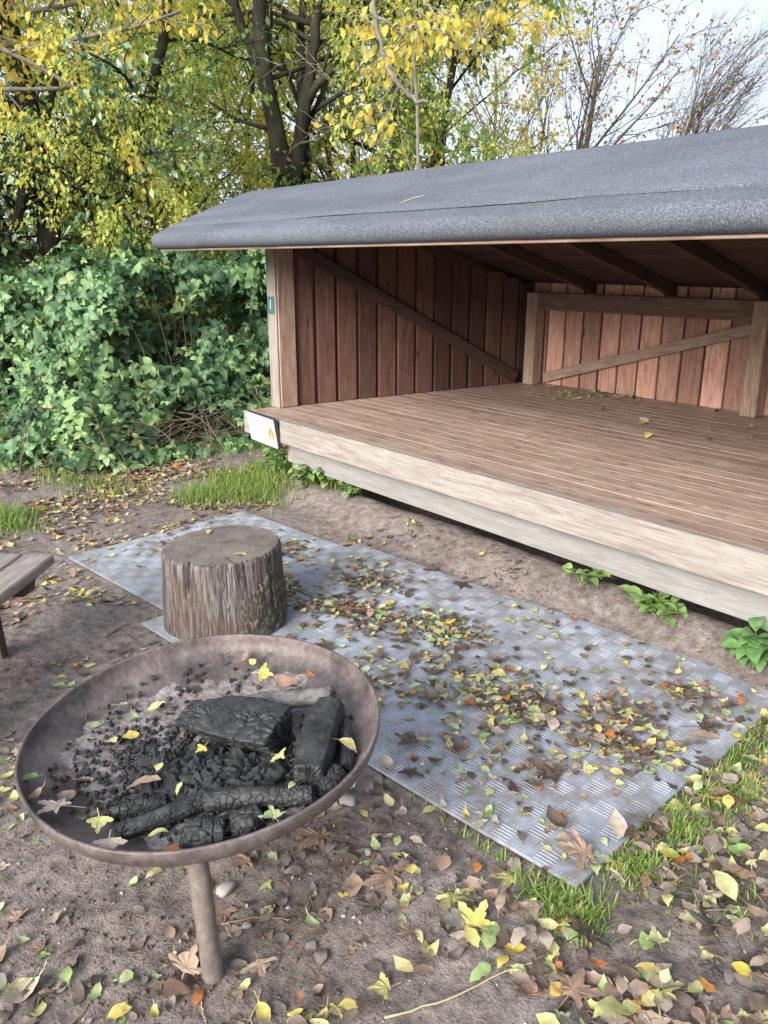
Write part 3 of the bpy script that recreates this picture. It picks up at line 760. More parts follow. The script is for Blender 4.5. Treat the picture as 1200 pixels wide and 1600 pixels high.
V = np.stack([BR * np.cos(BT), BR * np.sin(BT), BW], -1).reshape(-1, 3)
Vi = np.stack([(BR - 0.03) * np.cos(BT), (BR - 0.03) * np.sin(BT), BW], -1).reshape(-1, 3)
nbz = len(bz); qs, bo = [], {}
for a in range(len(bt) - 1):
    for b in range(nbz - 1):
        if inside[a:a + 2, b:b + 2].all():
            q = [a * nbz + b, (a + 1) * nbz + b, (a + 1) * nbz + b + 1, a * nbz + b + 1]; qs.append(q)
            for e in range(4): bo[(q[e], q[(e + 1) % 4])] = 1
sk = [(x, y, y + len(V), x + len(V)) for (x, y) in bo if (y, x) not in bo]
obj('bark', mesh_np('bark', np.concatenate([V, Vi]), [np.array(qs), np.array(sk)[:, ::-1]], smooth=True), bark_mat(), stump, Mst)

# ------------------------------------------------------------------ fire bowl
def rust_mat(name, base=(0.125, 0.10, 0.095), lo=(0.04, 0.03, 0.029), hi=(0.235, 0.195, 0.185)):
    n = NT(name); c = n.n('TexCoord').outputs['Object']
    a = n.noise(c, 6, 6, 0.65); b = n.noise(c, 60, 4, 0.6)
    col = n.ramp(n.math('ADD', n.math('MULTIPLY', a, 0.7), n.math('MULTIPLY', b, 0.3)), [(0.33, lo), (0.5, base), (0.68, hi)])
    rs = n.ramp(n.noise(c, 11, 5, 0.7), [(0.58, 0.0), (0.75, 1.0)])
    col = n.mix(n.math('MULTIPLY', rs, 0.6), col, (0.15, 0.07, 0.042))
    so = n.ramp(n.noise(n.n('Mapping', {0: c, 3: (1, 1, 0.5)}).outputs[0], 4.5, 7, 0.75), [(0.50, 0.0), (0.68, 1.0)])
    col = n.mix(n.math('MULTIPLY', so, 0.65), col, (0.03, 0.026, 0.026))
    sc = n.ramp(n.noise(c, 35, 6, 0.8), [(0.60, 0.0), (0.70, 1.0)])
    col = n.mix(n.math('MULTIPLY', sc, 0.5), col, (0.24, 0.205, 0.195))
    return n.done(n.principled(col, n.ramp(a, [(0.3, 0.45), (0.7, 0.75)]), n.bump(n.math('ADD', a, n.math('ADD', b, n.math('MULTIPLY', sc, 0.3))), 0.5, 0.004), 0.45, Metallic=0.3))
M_rust = rust_mat('rusty_steel'); M_leg = rust_mat('rusty_steel_leg', (0.20, 0.16, 0.14), (0.12, 0.09, 0.08), (0.29, 0.25, 0.225))
BC = np.array([3.242, -2.254, 0.50]); BN = Vector((0.008, -0.075, 1)).normalized(); BRAD = 0.442
MBW = basis(BC, (1, 0, 0), None, BN)
# orthonormal frame with local z along the bowl's axis
bxv = Vector((1, 0, 0)); byv = BN.cross(bxv).normalized(); bxv = byv.cross(BN)
MBW = Matrix(((bxv.x, byv.x, BN.x, BC[0]), (bxv.y, byv.y, BN.y, BC[1]), (bxv.z, byv.z, BN.z, BC[2]), (0, 0, 0, 1)))
bowl = empty('fire_bowl', (BC[0], BC[1], 0)); tag(bowl, 'round rusty steel fire bowl on legs in the foreground', 'fire bowl')
outp = [(0, -.106), (.10, -.104), (.20, -.099), (.29, -.089), (.35, -.079), (.395, -.067), (.420, -.055), (.434, -.040), (.4405, -.018), (.442, -.003)]
inp = [(.4405, 0.0005), (.4345, 0.0005), (.433, -.003), (.4315, -.018), (.425, -.035), (.411, -.049), (.388, -.060), (.345, -.072), (.287, -.082), (.20, -.092), (.10, -.097), (0.001, -.099)]
prof = np.array(outp[1:] + inp[:-1]); na = 128
a = np.linspace(0, 2 * math.pi, na, endpoint=False)
dent = 1 + 0.004 * np.sin(2 * a + 1) + 0.003 * np.sin(5 * a)
V = np.stack([prof[None, :, 0] * np.cos(a)[:, None] * dent[:, None], prof[None, :, 0] * np.sin(a)[:, None] * dent[:, None], np.broadcast_to(prof[None, :, 1], (na, len(prof))) + 0.002 * np.sin(3 * a)[:, None]], -1)
m = len(prof); i = np.arange(na)[:, None] * m; i2 = ((np.arange(na) + 1) % na)[:, None] * m; j = np.arange(m - 1)[None]
Q = np.stack([i + j, i2 + j, i2 + j + 1, i + j + 1], -1).reshape(-1, 4)
obj('bowl', mesh_np('bowl', V.reshape(-1, 3), [Q, (np.arange(na) * m)[::-1][None], (np.arange(na) * m + m - 1)[None]], smooth=True), M_rust, bowl, MBW)
leg0 = np.array([3.502, -2.397]); d0 = leg0 - BC[:2]
for k in range(3):
    ang = math.radians((0, 148, -148)[k]); c_, s_ = math.cos(ang), math.sin(ang)
    g = BC[:2] + np.array([c_ * d0[0] - s_ * d0[1], s_ * d0[0] + c_ * d0[1]])
    if k: g = BC[:2] + (g - BC[:2]) * 0.85
    topp = np.array([*(BC[:2] + (g - BC[:2]) * (0.93)), 0.40]) + (np.array([-0.028, -0.012, 0]) if k == 0 else 0)
    zg = float(gh(*g))
    P = np.linspace(np.array([*g, zg - 0.05]), topp, 14)
    Vv, Fs = tube(P, 0.0245 + 0.001 * np.sin(np.arange(14)), 20)
    obj('leg', mesh_np('leg', Vv, Fs, smooth=True), M_leg, bowl)
def bowl_floor(r): return float(np.interp(r, [p[0] for p in inp[::-1]], [p[1] for p in inp[::-1]]))
def in_bowl(x, y, h=0.0):
    """point inside the bowl seen at photo pixel x, y, h above its floor: local coordinates"""
    zl = -0.09
    nn = np.array(BN)
    for _ in range(6):
        r_ = ray(x, y); P0 = BC + nn * (zl + h); t = ((P0 - CAM) @ nn) / (r_ @ nn); P = CAM + t * r_
        d = P - BC; u, v = d @ np.array(bxv), d @ np.array(byv); zl = bowl_floor(min(math.hypot(u, v), 0.43))
    return np.array([u, v, zl + h])
# ash and dust on the floor of the bowl
def ash_mat():
    n = NT('ash'); c = n.n('TexCoord').outputs['Object']
    a = n.noise(c, 9, 6, 0.65); b = n.noise(c, 70, 4, 0.65)
    col = n.ramp(n.math('ADD', n.math('MULTIPLY', a, 0.6), n.math('MULTIPLY', b, 0.4)), [(0.32, (0.06, 0.054, 0.054)), (0.46, (0.175, 0.152, 0.147)), (0.62, (0.30, 0.268, 0.262))])
    blk = n.ramp(n.math('MULTIPLY', n.noise(c, 24, 5, 0.7), n.math('ADD', a, 0.5)), [(0.56, 0.0), (0.66, 1.0)])
    col = n.mix(n.math('MULTIPLY', blk, 0.85), col, (0.025, 0.024, 0.025))
    return n.done(n.principled(col, 0.95, n.bump(b, 0.8, 0.01), 0.1))
na, nr = 110, 34
a = np.linspace(0, 2 * math.pi, na, endpoint=False); r = np.linspace(0.004, 1, nr)
rad = 0.365 + 0.03 * np.sin(3 * a + 0.5) + 0.016 * np.sin(7 * a) + 0.012 * np.sin(17 * a + 2) + 0.008 * np.sin(29 * a)
RRa = r[None] * rad[:, None]; U, W_ = RRa * np.cos(a)[:, None], RRa * np.sin(a)[:, None]
Zf = np.interp(RRa, [p[0] for p in inp[::-1]], [p[1] for p in inp[::-1]])
Za = Zf + 0.007 * (1 - r[None] ** 2) - 0.0008 + np.maximum(-0.004, fbm(U * 22, W_ * 22, 4) * 0.02) * (1 - r[None] ** 2)
i = np.arange(na)[:, None] * nr; i2 = ((np.arange(na) + 1) % na)[:, None] * nr; j = np.arange(nr - 1)[None]
Q = np.stack([i + j, i + j + 1, i2 + j + 1, i2 + j], -1).reshape(-1, 4)
ash = obj('ash', mesh_np('ash', np.stack([U, W_, Za], -1).reshape(-1, 3), [Q, (np.arange(na) * nr)[None]], smooth=True), ash_mat(), None, MBW, 'stuff')
tag(ash, 'grey ash and charcoal dust covering the floor of the fire bowl', 'ash', kind='stuff')

def char_mat(name, lo, hi, rough=0.55, spec=0.4):
    n = NT(name); c = n.n('TexCoord').outputs['Object']
    a = n.noise(c, 30, 5, 0.65); b = n.noise(n.n('Mapping', {0: c, 3: (30, 220, 220)}).outputs[0], 1.0, 3)
    col = n.ramp(a, [(0.35, lo), (0.72, hi)])
    col = n.mix(n.math('MULTIPLY', n.ramp(n.noise(c, 12, 4), [(0.60, 0.0), (0.75, 1.0)]), 0.25), col, (0.15, 0.145, 0.145))
    return n.done(n.principled(col, rough, n.bump(n.math('ADD', a, n.math('MULTIPLY', b, 0.5)), 0.5, 0.004), spec))
M_char = char_mat('charred_wood', (0.008, 0.008, 0.009), (0.042, 0.044, 0.048), 0.58, 0.4)
M_greywood = char_mat('grey_burnt_wood', (0.07, 0.065, 0.065), (0.19, 0.18, 0.175), 0.7, 0.25)
def char_log(name, label, pts, rad, section=None, cells=110, depth=0.010, width=0.012, stretch=0.55, nv=190, nu=110, mat=M_char, seed=0, lump=0.15):
    """pts in bowl coordinates; alligator cracks cut into the surface"""
    rg = np.random.default_rng(seed)
    pts = np.array(pts, float); t = np.linspace(0, 1, len(pts)); tt = np.linspace(0, 1, nv)
    P = np.stack([np.interp(tt, t, pts[:, k]) for k in range(3)], -1)
    for _ in range(6): P[1:-1] = (P[:-2] + 2 * P[1:-1] + P[2:]) / 4
    R = np.interp(tt, np.linspace(0, 1, len(rad)), rad)
    T = np.gradient(P, axis=0); T /= np.linalg.norm(T, axis=1, keepdims=True)
    S = np.cross(T, (0, 0, 1)); S /= np.linalg.norm(S, axis=1, keepdims=True); Uv = np.cross(S, T)
    an = np.linspace(0, 2 * math.pi, nu, endpoint=False)
    sec = np.ones(nu) if section is None else np.array([section(x) for x in an])
    rr_ = R[:, None] * sec[None] * (1 + lump * fbm(np.cos(an)[None] * 1.5 + seed, np.sin(an)[None] * 1.5 + tt[:, None] * 5, 3) * 2)
    N = np.cos(an)[None, :, None] * S[:, None] + np.sin(an)[None, :, None] * Uv[:, None]
    X_ = P[:, None] + rr_[..., None] * N
    L = np.cumsum(np.r_[0, np.linalg.norm(np.diff(P, axis=0), axis=1)])
    key = np.stack([np.broadcast_to(L[:, None] * stretch, rr_.shape), (X_ - P[:, None]) @ np.array([1., 0, 0]), (X_ - P[:, None]) @ np.array([0, 1., 0]), (X_ - P[:, None]) @ np.array([0, 0, 1.])], -1).reshape(-1, 4)
    sd = key[rg.choice(len(key), cells, replace=False)]
    D = np.sort(np.sqrt(((key[:, None] - sd[None]) ** 2).sum(-1)), axis=1)[:, :2]
    crack = sstep(0, width, (D[:, 1] - D[:, 0])).reshape(rr_.shape)
    dome = 1 - np.clip(D[:, 0] / 0.03, 0, 1).reshape(rr_.shape) ** 2 * 0.10
    msk = 0.25 + 0.75 * sstep(-0.12, 0.08, fbm(tt[:, None] * 4 + seed, np.cos(an)[None] * 1.2 + np.sin(an)[None] * 0.7 + seed * 3, 2))
    X_ = X_ - N * (depth * msk * (1 - crack * dome) + 0.0025 * fbm(L[:, None] * 60 + 0 * an[None], an[None] * 4 + seed + 0 * L[:, None], 3))[..., None]
    V = X_.reshape(-1, 3)
    i = np.arange(nv - 1)[:, None] * nu; j = np.arange(nu)[None]; j2 = (j + 1) % nu
    Q = np.stack([i + j, i + j2, i + nu + j2, i + nu + j], -1).reshape(-1, 4)
    # end caps pulled in with a rough face
    extra, tris = [], []
    for e, base in ((0, 0), (nv - 1, (nv - 1) * nu)):
        prev = np.arange(nu) + base
        for q in (0.72, 0.38):
            ring = P[e] + (X_[e] - P[e]) * q + T[e] * (rg.normal(0, 0.004, nu)[:, None])
            st = len(V) + sum(len(x) for x in extra); extra.append(ring); cur = np.arange(nu) + st
            f = np.stack([prev, np.roll(prev, -1), np.roll(cur, -1), cur], -1); tris.append(f if e else f[:, ::-1]); prev = cur
        tris.append(('cap', prev if e else prev[::-1]))
    V = np.concatenate([V] + extra)
    fs = [np.concatenate([Q] + [x for x in tris if not isinstance(x, tuple)])] + [x[1][None] for x in tris if isinstance(x, tuple)]
    o = obj(name, mesh_np(name, V, [fs[0], np.concatenate(fs[1:])], smooth=True), mat, None, MBW)
    tag(o, label, 'charred log', 'burnt wood in the fire bowl')
    return o
tri = lambda a: 0.62 / max(math.cos(((a + math.radians(100)) % (2 * math.pi / 3)) - math.pi / 3), 0.36) ** 0.8
sq = lambda a: 0.88 / max(abs(math.cos(a)), abs(math.sin(a))) ** 0.6
B_ = in_bowl
char_log('charred_log', 'large wedge-shaped split log, charred and cracked, centre of the bowl', [B_(290, 1120, 0.045), B_(360, 1135, 0.052), B_(440, 1150, 0.058)], [0.045, 0.070, 0.078, 0.078], tri, 190, 0.008, 0.0055, 0.6, seed=2, lump=0.06)
char_log('charred_log', 'thick blunt charred log at the right, pointing towards the camera', [B_(482, 1215, 0.045), B_(493, 1175, 0.050), B_(505, 1135, 0.055), B_(518, 1105, 0.060)], [0.040, 0.052, 0.050, 0.046, 0.040], sq, 220, 0.0014, 0.004, 0.3, seed=5, lump=0.08)
char_log('charred_log', 'grey half-burnt branch lying behind the wedge-shaped log', [B_(345, 1105, 0.03), B_(430, 1095, 0.05), B_(520, 1085, 0.072)], [0.018, 0.024, 0.025, 0.022], None, 60, 0.0025, 0.004, 0.4, mat=M_greywood, seed=7, lump=0.06)
char_log('charred_log', 'narrow charred stick against the right wall of the bowl', [B_(542, 1200, 0.012), B_(543, 1165, 0.02), B_(537, 1125, 0.03)], [0.017, 0.021, 0.017], None, 60, 0.004, 0.007, 0.4, seed=9, lump=0.08)
char_log('charred_log', 'long curved charred branch with square cracks, front of the bowl', [B_(184, 1300, 0.02), B_(235, 1284, 0.026), B_(290, 1262, 0.030), B_(325, 1250, 0.028)], [0.017, 0.021, 0.022, 0.018], None, 75, 0.0045, 0.0034, 1.3, seed=11, lump=0.07)
char_log('charred_log', 'straight charred branch with a reddish end, front right of the bowl', [B_(322, 1252, 0.03), B_(380, 1246, 0.034), B_(440, 1246, 0.028), B_(490, 1240, 0.026)], [0.022, 0.025, 0.024, 0.021], None, 95, 0.0045, 0.0034, 1.3, seed=13, lump=0.08)
char_log('charred_log', 'short charred stub at the left end of the coals', [B_(176, 1272, 0.018), B_(215, 1262, 0.022), B_(258, 1252, 0.02)], [0.016, 0.021, 0.018], None, 60, 0.0045, 0.0034, 1.3, seed=15, lump=0.12)
char_log('charred_log', 'charred stub under the blunt log at the right rim', [B_(488, 1240, 0.012), B_(512, 1226, 0.016), B_(530, 1206, 0.02)], [0.019, 0.024, 0.022], None, 60, 0.0045, 0.004, 1.2, seed=17, lump=0.12)
char_log('charred_chunk', 'flat cracked slab of charcoal in front of the branches', [B_(292, 1304, 0.018), B_(320, 1304, 0.022), B_(350, 1300, 0.02)], [0.030, 0.036, 0.030], lambda a: 0.75 + 0.35 * abs(math.cos(a)), 40, 0.006, 0.005, 1.0, nv=110, seed=19, lump=0.15)
char_log('charred_chunk', 'lumpy chunk of charcoal behind the green leaf at the front rim', [B_(362, 1290, 0.018), B_(385, 1284, 0.022), B_(405, 1276, 0.02)], [0.024, 0.032, 0.026], lambda a: 0.8 + 0.3 * abs(math.cos(a)), 40, 0.006, 0.005, 1.0, nv=110, seed=21, lump=0.2)
# loose charcoal
coalT = []
for k in range(8):
    rg = np.random.default_rng(100 + k); V, Fs = cbox(1, rg.uniform(0.6, 0.9), rg.uniform(0.45, 0.75), 0.22, 0.13, rg); coalT.append((V + rg.normal(0, 0.025, V.shape), Fs))
coal_me = [mesh_np('charcoal_piece', *T) for T in coalT]
for m_ in coal_me: m_.materials.append(M_char)
rg = np.random.default_rng(77); lst = []
while len(lst) < 1900:
    x, y = rg.normal(325, 92), rg.normal(1212, 42)
    if rg.random() < 0.12: x, y = rg.uniform(60, 560), rg.uniform(1020, 1290)
    if (x - 308) ** 2 / 270 ** 2 + (y - 1172) ** 2 / 150 ** 2 > 0.92: continue
    dens = math.exp(-((x - 330) / 105) ** 2 - ((y - 1212) / 42) ** 2)
    s = rg.choice([0.009, 0.014, 0.020, 0.028], p=[0.30, 0.32, 0.24, 0.14]) * rg.uniform(0.8, 1.25)
    if dens < 0.35: s = min(s, 0.012) * 0.8
    p = in_bowl(x, y, 0.006 + s * 0.25 + dens * rg.uniform(0, 0.022))
    if math.hypot(p[0], p[1]) > 0.395: continue
    lst.append((p, s, rg.integers(0, 8), rg.uniform(0, 6.28, 3)))
lst.sort(key=lambda q: -q[1])
from mathutils import Euler
mbs = MB()
for k, (p, s, t, e) in enumerate(lst):
    Rm = Euler((e[0] * 0.2, e[1] * 0.2, e[2])).to_matrix().to_4x4()
    if k < 220:
        o = obj('charcoal_piece', coal_me[t], None, None, MBW @ Matrix.Translation(p) @ Rm @ Matrix.Scale(s * 1.25, 4))
        du, dv = p[0] * RT[0] + p[1] * RT[1], p[0] * FW[0] + p[1] * FW[1]
        tag(o, f"{'large' if s > 0.024 else 'mid-sized' if s > 0.019 else 'small'} black lump of charcoal in the {'near' if dv < -0.10 else 'far' if dv > 0.10 else 'middle'} {'left' if du < -0.08 else 'right' if du > 0.12 else 'centre'} of the bowl", 'charcoal', 'loose charcoal in the fire bowl')
    else:
        Wv = np.array(Rm.to_3x3()) @ coalT[t][0].T * s * 1.25; mbs.add(Wv.T + p, coalT[t][1])
o = obj('charcoal_crumbs', mbs.mesh('charcoal_crumbs'), M_char, None, MBW, 'stuff'); tag(o, 'fine black charcoal crumbs scattered in the fire bowl', 'charcoal', kind='stuff')

# ------------------------------------------------------------------ bench at the left edge
bz_ = 0.385
c1 = at_z(85, 866, bz_); c2 = at_z(0, 931, bz_)
bd = (c2 - c1)[:2]; bd /= np.linalg.norm(bd); bw_ = np.array([bd[1], -bd[0]])
if bw_ @ np.array([-0.7, -0.7]) < 0: bw_ = -bw_
bench = empty('bench', (*(c1[:2] + bd * 0.7), 0)); tag(bench, 'weathered plank bench cut off by the left edge', 'bench')
for k in range(3):
    cc = c1[:2] + bd * 0.75 + bw_ * (0.0675 + k * 0.142)
    box_obj('seat_plank', (1.5, 0.134, 0.045), M_bench, bench, basis((*cc, bz_ - 0.0225), (*bd, 0)), 0.007)
for s in (0.17, 1.30):                                 # rounded cross bearer and leg
    q = c1[:2] + bd * s
    n_ = 8; P = [(-0.02, 0.0), (0.012, -0.001)] ; 
    ar = [(0.02 + 0.045 * (1 - math.cos(t)), -0.075 * math.sin(t)) for t in np.linspace(0, math.pi / 2, 7)]
    pl = ar + [(0.40, -0.075), (0.40, 0.0)]
    pl = np.array(pl); mth = 0.045; mm = len(pl)
    V = []
    for sgn in (-1, 1):
        for (aa, zz_) in pl: V.append([*(q + bw_ * aa + bd * sgn * mth / 2), bz_ - 0.0465 + zz_])
    j = np.arange(mm); j2 = (j + 1) % mm
    obj('bearer', mesh_np('bearer', V, [np.stack([j, j2, j2 + mm, j + mm], -1), j[::-1][None], (j + mm)[None]]), M_dark_wood, bench)
    gl = q + bw_ * 0.20 + bd * 0.05
    beam('leg', (*(gl - bw_ * 0.0), float(gh(*gl)) - 0.02), (*(gl + bw_ * 0.02), bz_ - 0.05), 0.09, 0.05, M_dark_wood, bench, (*bd, 0))

# ------------------------------------------------------------------ leaf shapes
def ovate(n=5, wid=0.36, fold=0.25, curl=0.15, twist=0.1, jag=0.0, stalk=0.3, seed=0, sharp=0.8):
    rg = np.random.default_rng(seed)
    t = np.linspace(0, 1, n + 1)
    hw = wid * np.sin(math.pi * t ** 0.85) ** sharp
    V = [(0, y, 0) for y in t]
    li, ri = {0: 0, n: n}, {0: 0, n: n}
    for k in range(1, n):
        for sg, dct in ((-1, li), (1, ri)):
            dct[k] = len(V); V.append((sg * hw[k] * (1 + jag * rg.normal()), t[k] + jag * 0.3 * rg.normal(), 0))
    T = []
    for k in range(n):
        for dct, fl in ((li, False), (ri, True)):
            a, b, c, d = k, k + 1, dct[k + 1], dct[k]
            for f in ((a, b, c), (a, c, d)):
                if len(set(f)) == 3: T.append(f[::-1] if not fl else f)
    V = np.array(V, float)
    if stalk:
        s0 = len(V); w_ = 0.014
        V = np.concatenate([V, [(-w_, 0.02, 0.004), (w_, 0.02, 0.004), (w_ * 0.8, -stalk * 0.5, 0.0), (-w_ * 0.8, -stalk * 0.5, 0.0), (w_ * 0.6 + 0.03, -stalk, 0.02), (-w_ * 0.6 + 0.03, -stalk, 0.02)]])
        T += [(s0, s0 + 2, s0 + 1), (s0, s0 + 3, s0 + 2), (s0 + 3, s0 + 4, s0 + 2), (s0 + 3, s0 + 5, s0 + 4)]
    V[:, 2] += fold * np.abs(V[:, 0]) + curl * ((V[:, 1] - 0.5) * 2) ** 2 * 0.5 + twist * V[:, 0] * (V[:, 1] - 0.4) * 3
    V[:, 2] += rg.normal(0, 0.012 + jag * 0.1, len(V))
    V[:, 2] -= V[:, 2].min() * 0.7
    return V, [np.array(T)]
def lobed(fold=0.1, curl=0.3, seed=0, lobes=5, depth=0.5, stalk=0.8):
    """hand shaped leaf, y from stalk to tip"""
    rg = np.random.default_rng(seed)
    ang = np.radians([-128, -64, 0, 64, 128]) if lobes == 5 else np.radians([-78, 0, 78])
    ln = [0.55, 0.88, 1.0, 0.88, 0.55] if lobes == 5 else [0.8, 1.0, 0.8]
    P = [(0.06, -0.10)]
    for k, (a, l) in enumerate(zip(ang, ln)):
        l *= 0.62 * rg.uniform(0.88, 1.1)
        for da, q in ((-0.34, 0.62), (-0.22, 0.60), (-0.20, 0.80), (0.0, 1.0), (0.20, 0.80), (0.22, 0.60), (0.34, 0.62)):
            P.append((math.sin(a + da) * l * q, math.cos(a + da) * l * q))
        if k < len(ang) - 1:
            m_ = (a + ang[k + 1]) / 2; P.append((math.sin(m_) * 0.62 * (1 - depth), math.cos(m_) * 0.62 * (1 - depth)))
    P.append((-0.06, -0.10))
    P = np.array(P); P = P[::-1]
    mid = P * 0.5
    n = len(P); V = np.concatenate([[(0, 0)], mid, P]); Z = np.zeros(len(V))
    i = np.arange(n - 1)
    T = np.concatenate([np.stack([0 * i, 1 + i, 2 + i], -1), np.stack([1 + i, 1 + n + i, 2 + n + i], -1), np.stack([1 + i, 2 + n + i, 2 + i], -1)])
    r = np.hypot(V[:, 0], V[:, 1]); a = np.arctan2(V[:, 0], V[:, 1])
    Z = curl * r ** 2 * (0.6 + 0.6 * np.sin(a * 2 + rg.uniform(0, 6))) + fold * np.abs(np.sin(a * 2.8)) * r + rg.normal(0, 0.02, len(V))
    V = np.c_[V, Z]
    s0 = len(V); w_ = 0.014; bx = rg.uniform(-0.25, 0.25)
    V = np.concatenate([V, [(-w_, 0, 0.01), (w_, 0, 0.01), (w_ + bx * 0.4, -stalk * 0.5, 0.03), (-w_ + bx * 0.4, -stalk * 0.5, 0.03), (w_ + bx, -stalk, 0.02), (-w_ + bx, -stalk, 0.02)]])
    T = np.concatenate([T, [(s0, s0 + 2, s0 + 1), (s0, s0 + 3, s0 + 2), (s0 + 3, s0 + 4, s0 + 2), (s0 + 3, s0 + 5, s0 + 4)]])
    V[:, 2] -= V[:, 2].min() * 0.75
    return V, [T]
OV = [ovate(7, 0.24 + 0.035 * (k % 4), 0.04 + 0.08 * (k % 4), 0.16 * ((k % 5) - 1.5), 0.2 * ((k % 3) - 1), 0.10, 0.28, k, 0.85 + 0.15 * (k % 3)) for k in range(12)]
CR = [ovate(6, 0.27, 0.5, 0.5, 0.4 * ((k % 3) - 1), 0.14, 0.25, 40 + k) for k in range(6)]
MP = [lobed(0.10, 0.35 if k % 2 else -0.25, 60 + k, 5, 0.62) for k in range(6)]
M3 = [lobed(0.08, 0.25, 80 + k, 3, 0.45, 0.4) for k in range(4)]
SHAPES = {'oval': OV, 'curled': CR, 'maple': MP, 'three': M3}
LM = {
 'yellow': leaf_mat('yellow_fallen_leaf', [(0, (0.60, 0.47, 0.08)), (0.3, (0.58, 0.53, 0.24)), (0.6, (0.48, 0.49, 0.20)), (0.85, (0.55, 0.50, 0.28)), (1, (0.62, 0.40, 0.06))], 0.25, 0.5, 0.35, 0.35),
 'green': leaf_mat('green_fallen_leaf', [(0, (0.22, 0.34, 0.11)), (0.5, (0.43, 0.51, 0.27)), (1, (0.34, 0.42, 0.17))], 0.25, 0.5, 0.35, 0.15),
 'brown': leaf_mat('brown_fallen_leaf', [(0, (0.20, 0.125, 0.09)), (0.35, (0.36, 0.265, 0.20)), (0.6, (0.32, 0.265, 0.225)), (0.8, (0.47, 0.385, 0.31)), (1, (0.24, 0.13, 0.085))], 0.15, 0.6, 0.3, 0.4, (0.09, 0.055, 0.04)),
 'dark': leaf_mat('dark_rotting_leaf', [(0, (0.07, 0.048, 0.038)), (0.5, (0.135, 0.095, 0.072)), (1, (0.10, 0.082, 0.07))], 0.05, 0.4, 0.45, 0.3, (0.03, 0.02, 0.015)),
 'muddy': leaf_mat('muddy_leaf', [(0, (0.13, 0.10, 0.085)), (0.5, (0.20, 0.16, 0.14)), (1, (0.16, 0.145, 0.135))], 0.05, 0.7, 0.2, 0.5, (0.07, 0.055, 0.047)),
 'orange': leaf_mat('orange_fallen_leaf', [(0, (0.50, 0.20, 0.05)), (0.5, (0.36, 0.13, 0.05)), (1, (0.58, 0.30, 0.06))], 0.2, 0.5, 0.35, 0.4),
}
LMESH = {}
for c_, mt in LM.items():
    for s_, L_ in SHAPES.items():
        ms = []
        for T in L_:
            m_ = mesh_np('fallen_leaf', *T, smooth=True); m_.materials.append(mt); ms.append(m_)
        LMESH[(c_, s_)] = ms

# ------------------------------------------------------------------ fallen leaves
rg = np.random.default_rng(21)
leaves = []                                         # x, y, z, shape, variant, colour, scale, heading, tilt, zone
def put(x, y, shape, colour, sc, zone, tilt=0.12, head=None, dz=0.003, var=None):
    var = int(rg.integers(0, len(SHAPES[shape]))) if var is None else var
    leaves.append([x, y, surf(x, y) + dz, shape, var, colour, sc, rg.uniform(0, 6.28) if head is None else head, rg.normal(0, tilt, 2), zone])
def pick(p): return rg.choice(list(p.keys()), p=np.array(list(p.values())) / sum(p.values()))
def blocked(x, y):
    return math.hypot(x - SX, y - SY) < 0.27 or math.hypot(x - 3.502, y + 2.397) < 0.03 or (y > 0.06 and -0.3 < x < 4.5)
def zone(x0, x1, y0, y1, dens, colours, sizes, name, shapes={'oval': 6, 'curled': 2, 'three': 2}, patch=0.0, only=None, pscale=2.0, tilt=0.08):
    n = int((x1 - x0) * (y1 - y0) * dens)
    for _ in range(n):
        x, y = rg.uniform(x0, x1), rg.uniform(y0, y1)
        if blocked(x, y) or (only is not None and on_mat(x, y) != only): continue
        if patch and fbm(np.array(x * pscale + 3), np.array(y * pscale), 3) < rg.uniform(-0.25, 0.30) * patch: continue
        c = pick(colours); sh = pick(shapes)
        sc = rg.uniform(*sizes) * (1.35 if sh == 'maple' else 0.8 if sh == 'three' and c != 'brown' else 1)
        put(x, y, sh, c, sc, name, tilt, dz=0.003 + (rg.uniform(0, 0.03) if name == 'right' else 0))
MIXP = {'yellow': 3, 'green': 2.0, 'brown': 3, 'dark': 1, 'orange': 0.5}
# foreground earth round the bowl
zone(2.3, 4.7, -3.1, -1.62, 170, {'yellow': 4.0, 'green': 3.6, 'brown': 2.2, 'dark': 1.0, 'orange': 0.3}, (0.034, 0.062), 'soil', patch=0.8, only=False)
zone(2.9, 4.7, -2.8, -1.55, 26, {'brown': 3, 'dark': 2, 'yellow': 1}, (0.07, 0.10), 'soil', {'three': 4, 'maple': 2, 'oval': 2, 'curled': 2}, 0.6, False)
# thick litter at the right, past the end of the mats
zone(3.70, 4.75, -2.45, -0.30, 480, {'yellow': 3.4, 'green': 2.2, 'brown': 3.4, 'dark': 1.4, 'orange': 0.5}, (0.038, 0.070), 'right', patch=0.55, only=False, tilt=0.16)
zone(3.72, 4.6, -2.3, -0.5, 60, {'brown': 4, 'dark': 2, 'yellow': 1.0, 'orange': 0.5}, (0.07, 0.11), 'right', {'maple': 5, 'oval': 2, 'three': 2}, 0.3, False, tilt=0.3)
